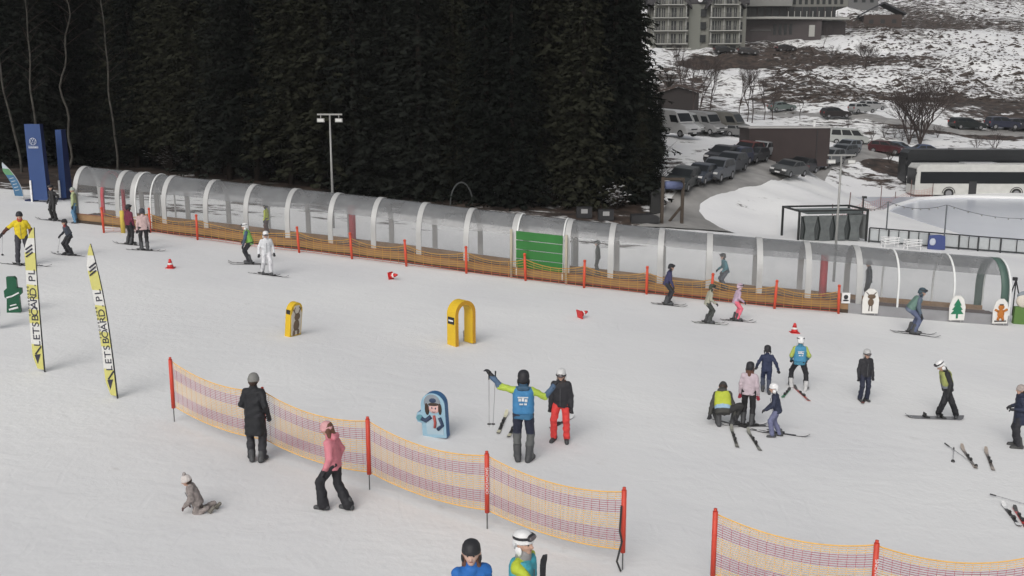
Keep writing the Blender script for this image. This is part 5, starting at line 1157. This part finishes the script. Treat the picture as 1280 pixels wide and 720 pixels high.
# ------------------------------------------------------------------ spruces of the dark forest
NEED = mat('spruce_needles', (.016,.018,.015), 1, var=.3, scale=.6, spec=0); NEEDS = [NEED, mat('spruce_needles_dark', (.010,.012,.010), 1, var=.3, scale=.6, spec=0), mat('spruce_needles_olive', (.024,.025,.017), 1, var=.3, scale=.6, spec=0)]; BARK = mat('bark', (.035,.028,.024), .9, var=.35, scale=4, spec=.1); BIRCH = mat('birch_bark', (.06,.057,.05), .8, var=.9, scale=3.2, spec=.1)
def spruce(seed, Hh, low):
    r = random.Random(seed); mb = MB(); z = low
    while z < Hh-.3:
        t = (z-low)/(Hh-low); rad = (1-t)**.85*Hh*.155+.25; rad *= r.uniform(.8,1.15); nb = 9 if t < .7 else 6
        ph = r.uniform(0, 6.28)
        for b_ in range(nb):
            a = ph+6.283*b_/nb+r.uniform(-.25,.25); L_ = rad*r.uniform(.7,1.15); ca, sa = math.cos(a), math.sin(a); drop = r.uniform(.18,.42)
            n = max(4, int(L_/.21))
            for i in range(n):
                s = (i+.6)/n; c = Vector((ca*L_*s+r.uniform(-.15,.15), sa*L_*s+r.uniform(-.15,.15), r.uniform(-.18,.18)+z-drop*L_*s+.10*L_*s*s)); wd = (.30-.13*s)*r.uniform(.7,1.2)*(.6+.4*(1-t)); ln = L_/n*1.35
                side = Vector((-sa+r.uniform(-.4,.4), ca+r.uniform(-.4,.4), r.uniform(-.55,.55))); fw = Vector((ca, sa, -drop*.8+r.uniform(-.35,.2)))
                tip = c+fw*ln; k = len(mb.v)
                mb.add([c-fw*ln*.5, c+side*wd-fw*ln*.1+Vector((0,0,-wd*.35)), tip, c-side*wd-fw*ln*.1+Vector((0,0,-wd*.35))], [(0,1,2),(0,2,3)])
                mb.add([c, c+fw*ln*.6+Vector((0,0,-.1)), c+Vector((ca*.1,sa*.1,-wd*1.5))], [(0,1,2)])
        z += r.uniform(.30,.50)*(1 if t < .6 else .8)
    cr = mb.mesh('crown', NEED)
    tr = MB().tube([(0,0,-.6),(0,0,Hh*.5),(0,0,Hh*.98)], [.26,.16,.02], 8).mesh('trunk', BARK, True); return cr, tr
SPR = [spruce(1,19,.3), spruce(2,22,1.6), spruce(3,17,.2), spruce(4,23,3.0)]
def put_spruce(x, y, v, s, lab):
    g = empty('spruce_tree', (x, y, h(x,y)), random.uniform(0,6.28), lab, 'tree', 'spruces of the dark forest'); g.scale = (s*random.uniform(.92,1.1), s*random.uniform(.92,1.1), s)
    recolor(link('crown', SPR[v][0], g), 0, random.choice(NEEDS)); link('trunk', SPR[v][1], g)
cnt = 0
for row in range(8):
    px = -30+random.uniform(0,20)
    while px < 812:
        y_img = np.interp(px, [0,80,150,300,400,583,700,812], [205,205,209,224,234,250,256,248])
        b_ = G(px, y_img); off = row*3.6+random.uniform(-1.2,1.2); d = np.array([b_[0], b_[1]]); d = d/np.linalg.norm(d); q = np.array([b_[0], b_[1]])+d*off
        lim = 802-row*1.2-random.uniform(0,14)
        if proj((q[0],q[1],0))[0] < lim:
            v = random.choice((0,2,0,1) if px > 420 else (1,3,1,0)) if row < 3 else random.choice((0,0,2,1))
            put_spruce(q[0], q[1], v, random.uniform(.85,1.15), 'dark spruce standing in the dense forest behind the tunnel' if row > 1 else 'dark spruce at the front edge of the dense forest'); cnt += 1
        px += random.uniform(30,46)*(1+.05*row)
for px, py, s_ in ((812,249,.34),(806,240,.5),(818,228,.28),(800,251,.45),(817,210,.42),(824,190,.30)):
    q = G(px, py); put_spruce(q[0], q[1], 2, s_, 'young spruce at the open corner of the forest by the road')
def birch(px, py, Hh, lean, kink, lab):
    p = G(px, py); g = empty('birch_tree', p, 0, lab, 'tree'); pts = [Vector((lean*z/Hh+kink*math.sin(z*.75)+kink*.6*math.sin(z*1.9), .1*math.sin(z), z)) for z in np.linspace(-.3, Hh, 22)]
    MB().tube(pts, [.10-.075*i/21 for i in range(22)], 7).build('trunk', BIRCH, g, True); mb = MB()
    for i in range(9, 21):
        for _ in range(2):
            a = random.uniform(0,6.28); L_ = random.uniform(.6,1.6); mb.tube([pts[i], pts[i]+Vector((math.cos(a)*L_*.5, math.sin(a)*L_*.5, L_*.4)), pts[i]+Vector((math.cos(a)*L_, math.sin(a)*L_, L_*.75))], [.022,.015,.006], 4)
    mb.build('crown', BARK, g)
birch(84,216,14,1.0,.26,'crooked pale birch leaning behind the narrow blue pillar'); birch(49,216,13,.1,.07,'thin straight birch rising above the blue emblem pillar'); birch(27,215,12,-1.3,.06,'thin birch leaning above the blue feather flag'); birch(147,213,14,-.3,.06,'faint birch trunk above the uphill tunnel end')
# snowy undergrowth at the forest edge
SNB = mat('snow_on_twigs', (.42,.42,.42), .8, var=.4)
def bush(seed, hh, snow):
    r = random.Random(seed); mb = MB()
    for i in range(34):
        a, b_ = r.uniform(0,6.28), r.uniform(.1,.9); L_ = hh*r.uniform(.5,1.1); e = Vector((math.cos(a)*L_*b_*.7, math.sin(a)*L_*b_*.7, L_*(1-b_*.45)))
        mb.tube([(0,0,0), e*.55+Vector((0,0,.05)), e], [.02,.013,.004], 4)
        for k in range(5):
            c = e*r.uniform(.45,1)+Vector((r.uniform(-.16,.16), r.uniform(-.16,.16), r.uniform(-.05,.12))); s = r.uniform(.04,.11); mb.add([c+Vector((s,0,0)), c+Vector((-s*.3,s,.02)), c+Vector((-s,-s*.5,s*.4))], [(0,1,2)], 1 if r.random() < snow else 0)
    return mb.mesh('foliage', [BARK, SNB])
BSH = [bush(1,1.7,.6), bush(2,1.2,.75), bush(3,2.3,.35)]
for i, (px, py, v, s, lab) in enumerate([(213,215,0,1.5,'snow dusted bush at the forest edge above the pale pink jacket'),(268,217,1,1.3,'low snowy bush at the forest edge, uphill of the round one'),(292,219,0,1.4,'round snowy bush at the forest edge near the floodlight mast'),(335,222,1,1.2,'low snowy bush half hidden by the tunnel roof'),(462,236,1,1.5,'dark twiggy bush just beyond the floodlight mast'),(615,252,1,1.5,'snow flecked bush right of the grey hoop gate'),(637,254,0,1.0,'low snow flecked bush above the green shutter'),(690,256,1,1.4,'snow flecked bush at the forest edge above the shutter'),(770,262,1,1.6,'snowy bush at the forest corner by the small boxes'),(812,236,0,1.5,'snowy bush at the forest corner by the road'),(818,205,2,1.2,'tall snowy bush at the forest corner by the bank'),(836,110,2,2.2,'snow flecked shrub below the gabled hotel'),(828,60,2,2.4,'snowy shrub at the forest side of the gabled hotel')]):
    p = G(px, py); g = empty('bush', p, i*1.3, lab, 'bush'); g.scale = (s*1.2, s*1.2, s); link('foliage', BSH[v], g)
# bare trees and shrubs
TWIG = mat('bare_twigs', (.05,.038,.035), .9, var=.3, scale=3)
def bare(seed, hh, spread, multi=1, depth=5):
    r = random.Random(seed); tr = MB(); tw = MB()
    def grow(p, d, L_, rad, dep):
        q = p+d*L_; (tr if dep >= depth-1 else tw).tube([p, p+d*L_*.5+Vector((r.uniform(-.05,.05)*L_, r.uniform(-.05,.05)*L_, 0)), q], [rad, rad*.85, rad*.65], 5 if dep > 2 else 3, cap=dep > 2)
        if dep == 0: return
        for i in range(3 if dep > 1 else 4):
            nd = (d+Vector((r.uniform(-1,1), r.uniform(-1,1), r.uniform(-.15,.7)))*spread).normalized(); grow(p+d*L_*r.uniform(.6,1), nd, L_*r.uniform(.58,.82), rad*.6, dep-1)
    for m_ in range(multi):
        a = 6.28*m_/max(multi,1); d = Vector((math.cos(a)*.35*(multi > 1), math.sin(a)*.35*(multi > 1), 1)).normalized(); grow(Vector((0,0,-.1)), d, hh*.34, hh*.008+.014, depth)
    return tw.mesh('crown', TWIG), tr.mesh('trunk', TWIG)
BT = [bare(1,7,.55), bare(2,8,.45), bare(3,6.5,.75,7,5), bare(4,3,.7,4,3)]
def put_bare(px, py, v, s, lab, nm='bare_tree', grp=None, sq=1):
    p = G(px, py); g = empty(nm, p, random.uniform(0,6.28), lab, 'tree' if nm == 'bare_tree' else 'shrub', grp); g.scale = (s*sq, s*sq, s); link('crown', BT[v][0], g); link('trunk', BT[v][1], g)
put_bare(1150,180,2,1.55,'wide bare bushy tree above the dark coach', sq=1.15); put_bare(1136,180,2,1.2,'smaller bare tree beside the wide bushy one')
put_bare(1243,190,3,1.2,'bare shrub on the bank above the white coach', 'bare_shrub'); put_bare(1220,188,3,.9,'small bare shrub by the larger one above the coach', 'bare_shrub')
for px, py, v, s in [(866,150,0,1.4),(876,153,1,1.2),(888,150,1,1.15),(925,150,1,1.1),(934,152,0,1.15),(940,153,1,1.1),(955,150,0,1.0),(966,150,1,.95),(858,140,0,1.4),(1000,150,0,.7),(850,120,1,1.3),(1013,118,1,.7)]:
    put_bare(px, py, v, s, 'bare leafless tree in the loose row beyond the vans', grp='bare trees beyond the vans')
put_bare(1082,86,2,.95,'dark bare bush alone on the white hillside'); put_bare(1030,62,1,.7,'thin bare tree beside the stepped hotel terrace'); put_bare(1040,80,0,.7,'thin bare tree on the bend of the hillside track')
for px, py, v, s in [(1105,172,3,.9),(1118,172,3,.7),(1090,175,3,.7),(1172,172,3,.8),(1128,176,3,.8),(1060,160,3,.6)]: put_bare(px, py, v, s, 'low bare shrub in the strip below the upper road', 'bare_shrub', 'low shrubs below the upper road')
put_bare(1112,204,3,.8,'brown tangled shrub on the snow bank at the coach end', 'bare_shrub')
# hillside scrub, one mass nobody could count
mb = MB(); r = random.Random(5)
gx = np.arange(962, 1310, 13); gy = np.arange(-8, 150, 9)
GG = np.array([[G(x, y)[:2] for x in gx] for y in gy])
pp = []
while len(pp) < 5200:
    px, py = r.uniform(965,1290), r.uniform(-5,128)
    if px < 1060 and py < 60: continue
    i, j = (px-gx[0])/13, (py-gy[0])/9; i0, j0 = int(i), int(j); u, v_ = i-i0, j-j0
    pp.append((GG[j0,i0]*(1-u)+GG[j0,i0+1]*u)*(1-v_)+(GG[j0+1,i0]*(1-u)+GG[j0+1,i0+1]*u)*v_)
pp = np.array(pp); pz = H(pp[:,0], pp[:,1])
for q, z in zip(pp, pz):
    p = np.array([q[0], q[1], z]); s = r.uniform(.10,.42)*(1+(r.random() < .05)*1.8)
    for k in range(2): dx = r.uniform(.6,1.6)*s; mb.tube([p+np.array([-dx,r.uniform(-.2,.2),.0]), p+np.array([r.uniform(-.3,.3)*s,r.uniform(-.2,.2),s*r.uniform(.15,.45)]), p+np.array([dx*r.uniform(.5,1),r.uniform(-.2,.2),.02])], [s*.05,s*r.uniform(.2,.4),s*.04], 4)
tag(mb.build('scrub', mat('dry_scrub', (.06,.047,.04), .9, var=.4, scale=.5)), 'dark dry scrub tufts dotting the snowy hillside', 'scrub', kind='stuff')
park('hatch', 902,206,Yw-12,(.03,.03,.035),'black small car deep in the roadside row, behind the dark grey one'); park('wagon', 941,203,Yw-12,(.06,.06,.065),'charcoal car squeezed between the dark red and the white car',.85)
park('sedan', 1001,216,Yw-20,(.05,.05,.055),'black saloon right behind the grey saloon by the snow bank',.92); park('hatch', 874,229,Yw-6,(.05,.06,.08),'dark blue hatchback squeezed between the dark hatchback and the grey estate',.9)
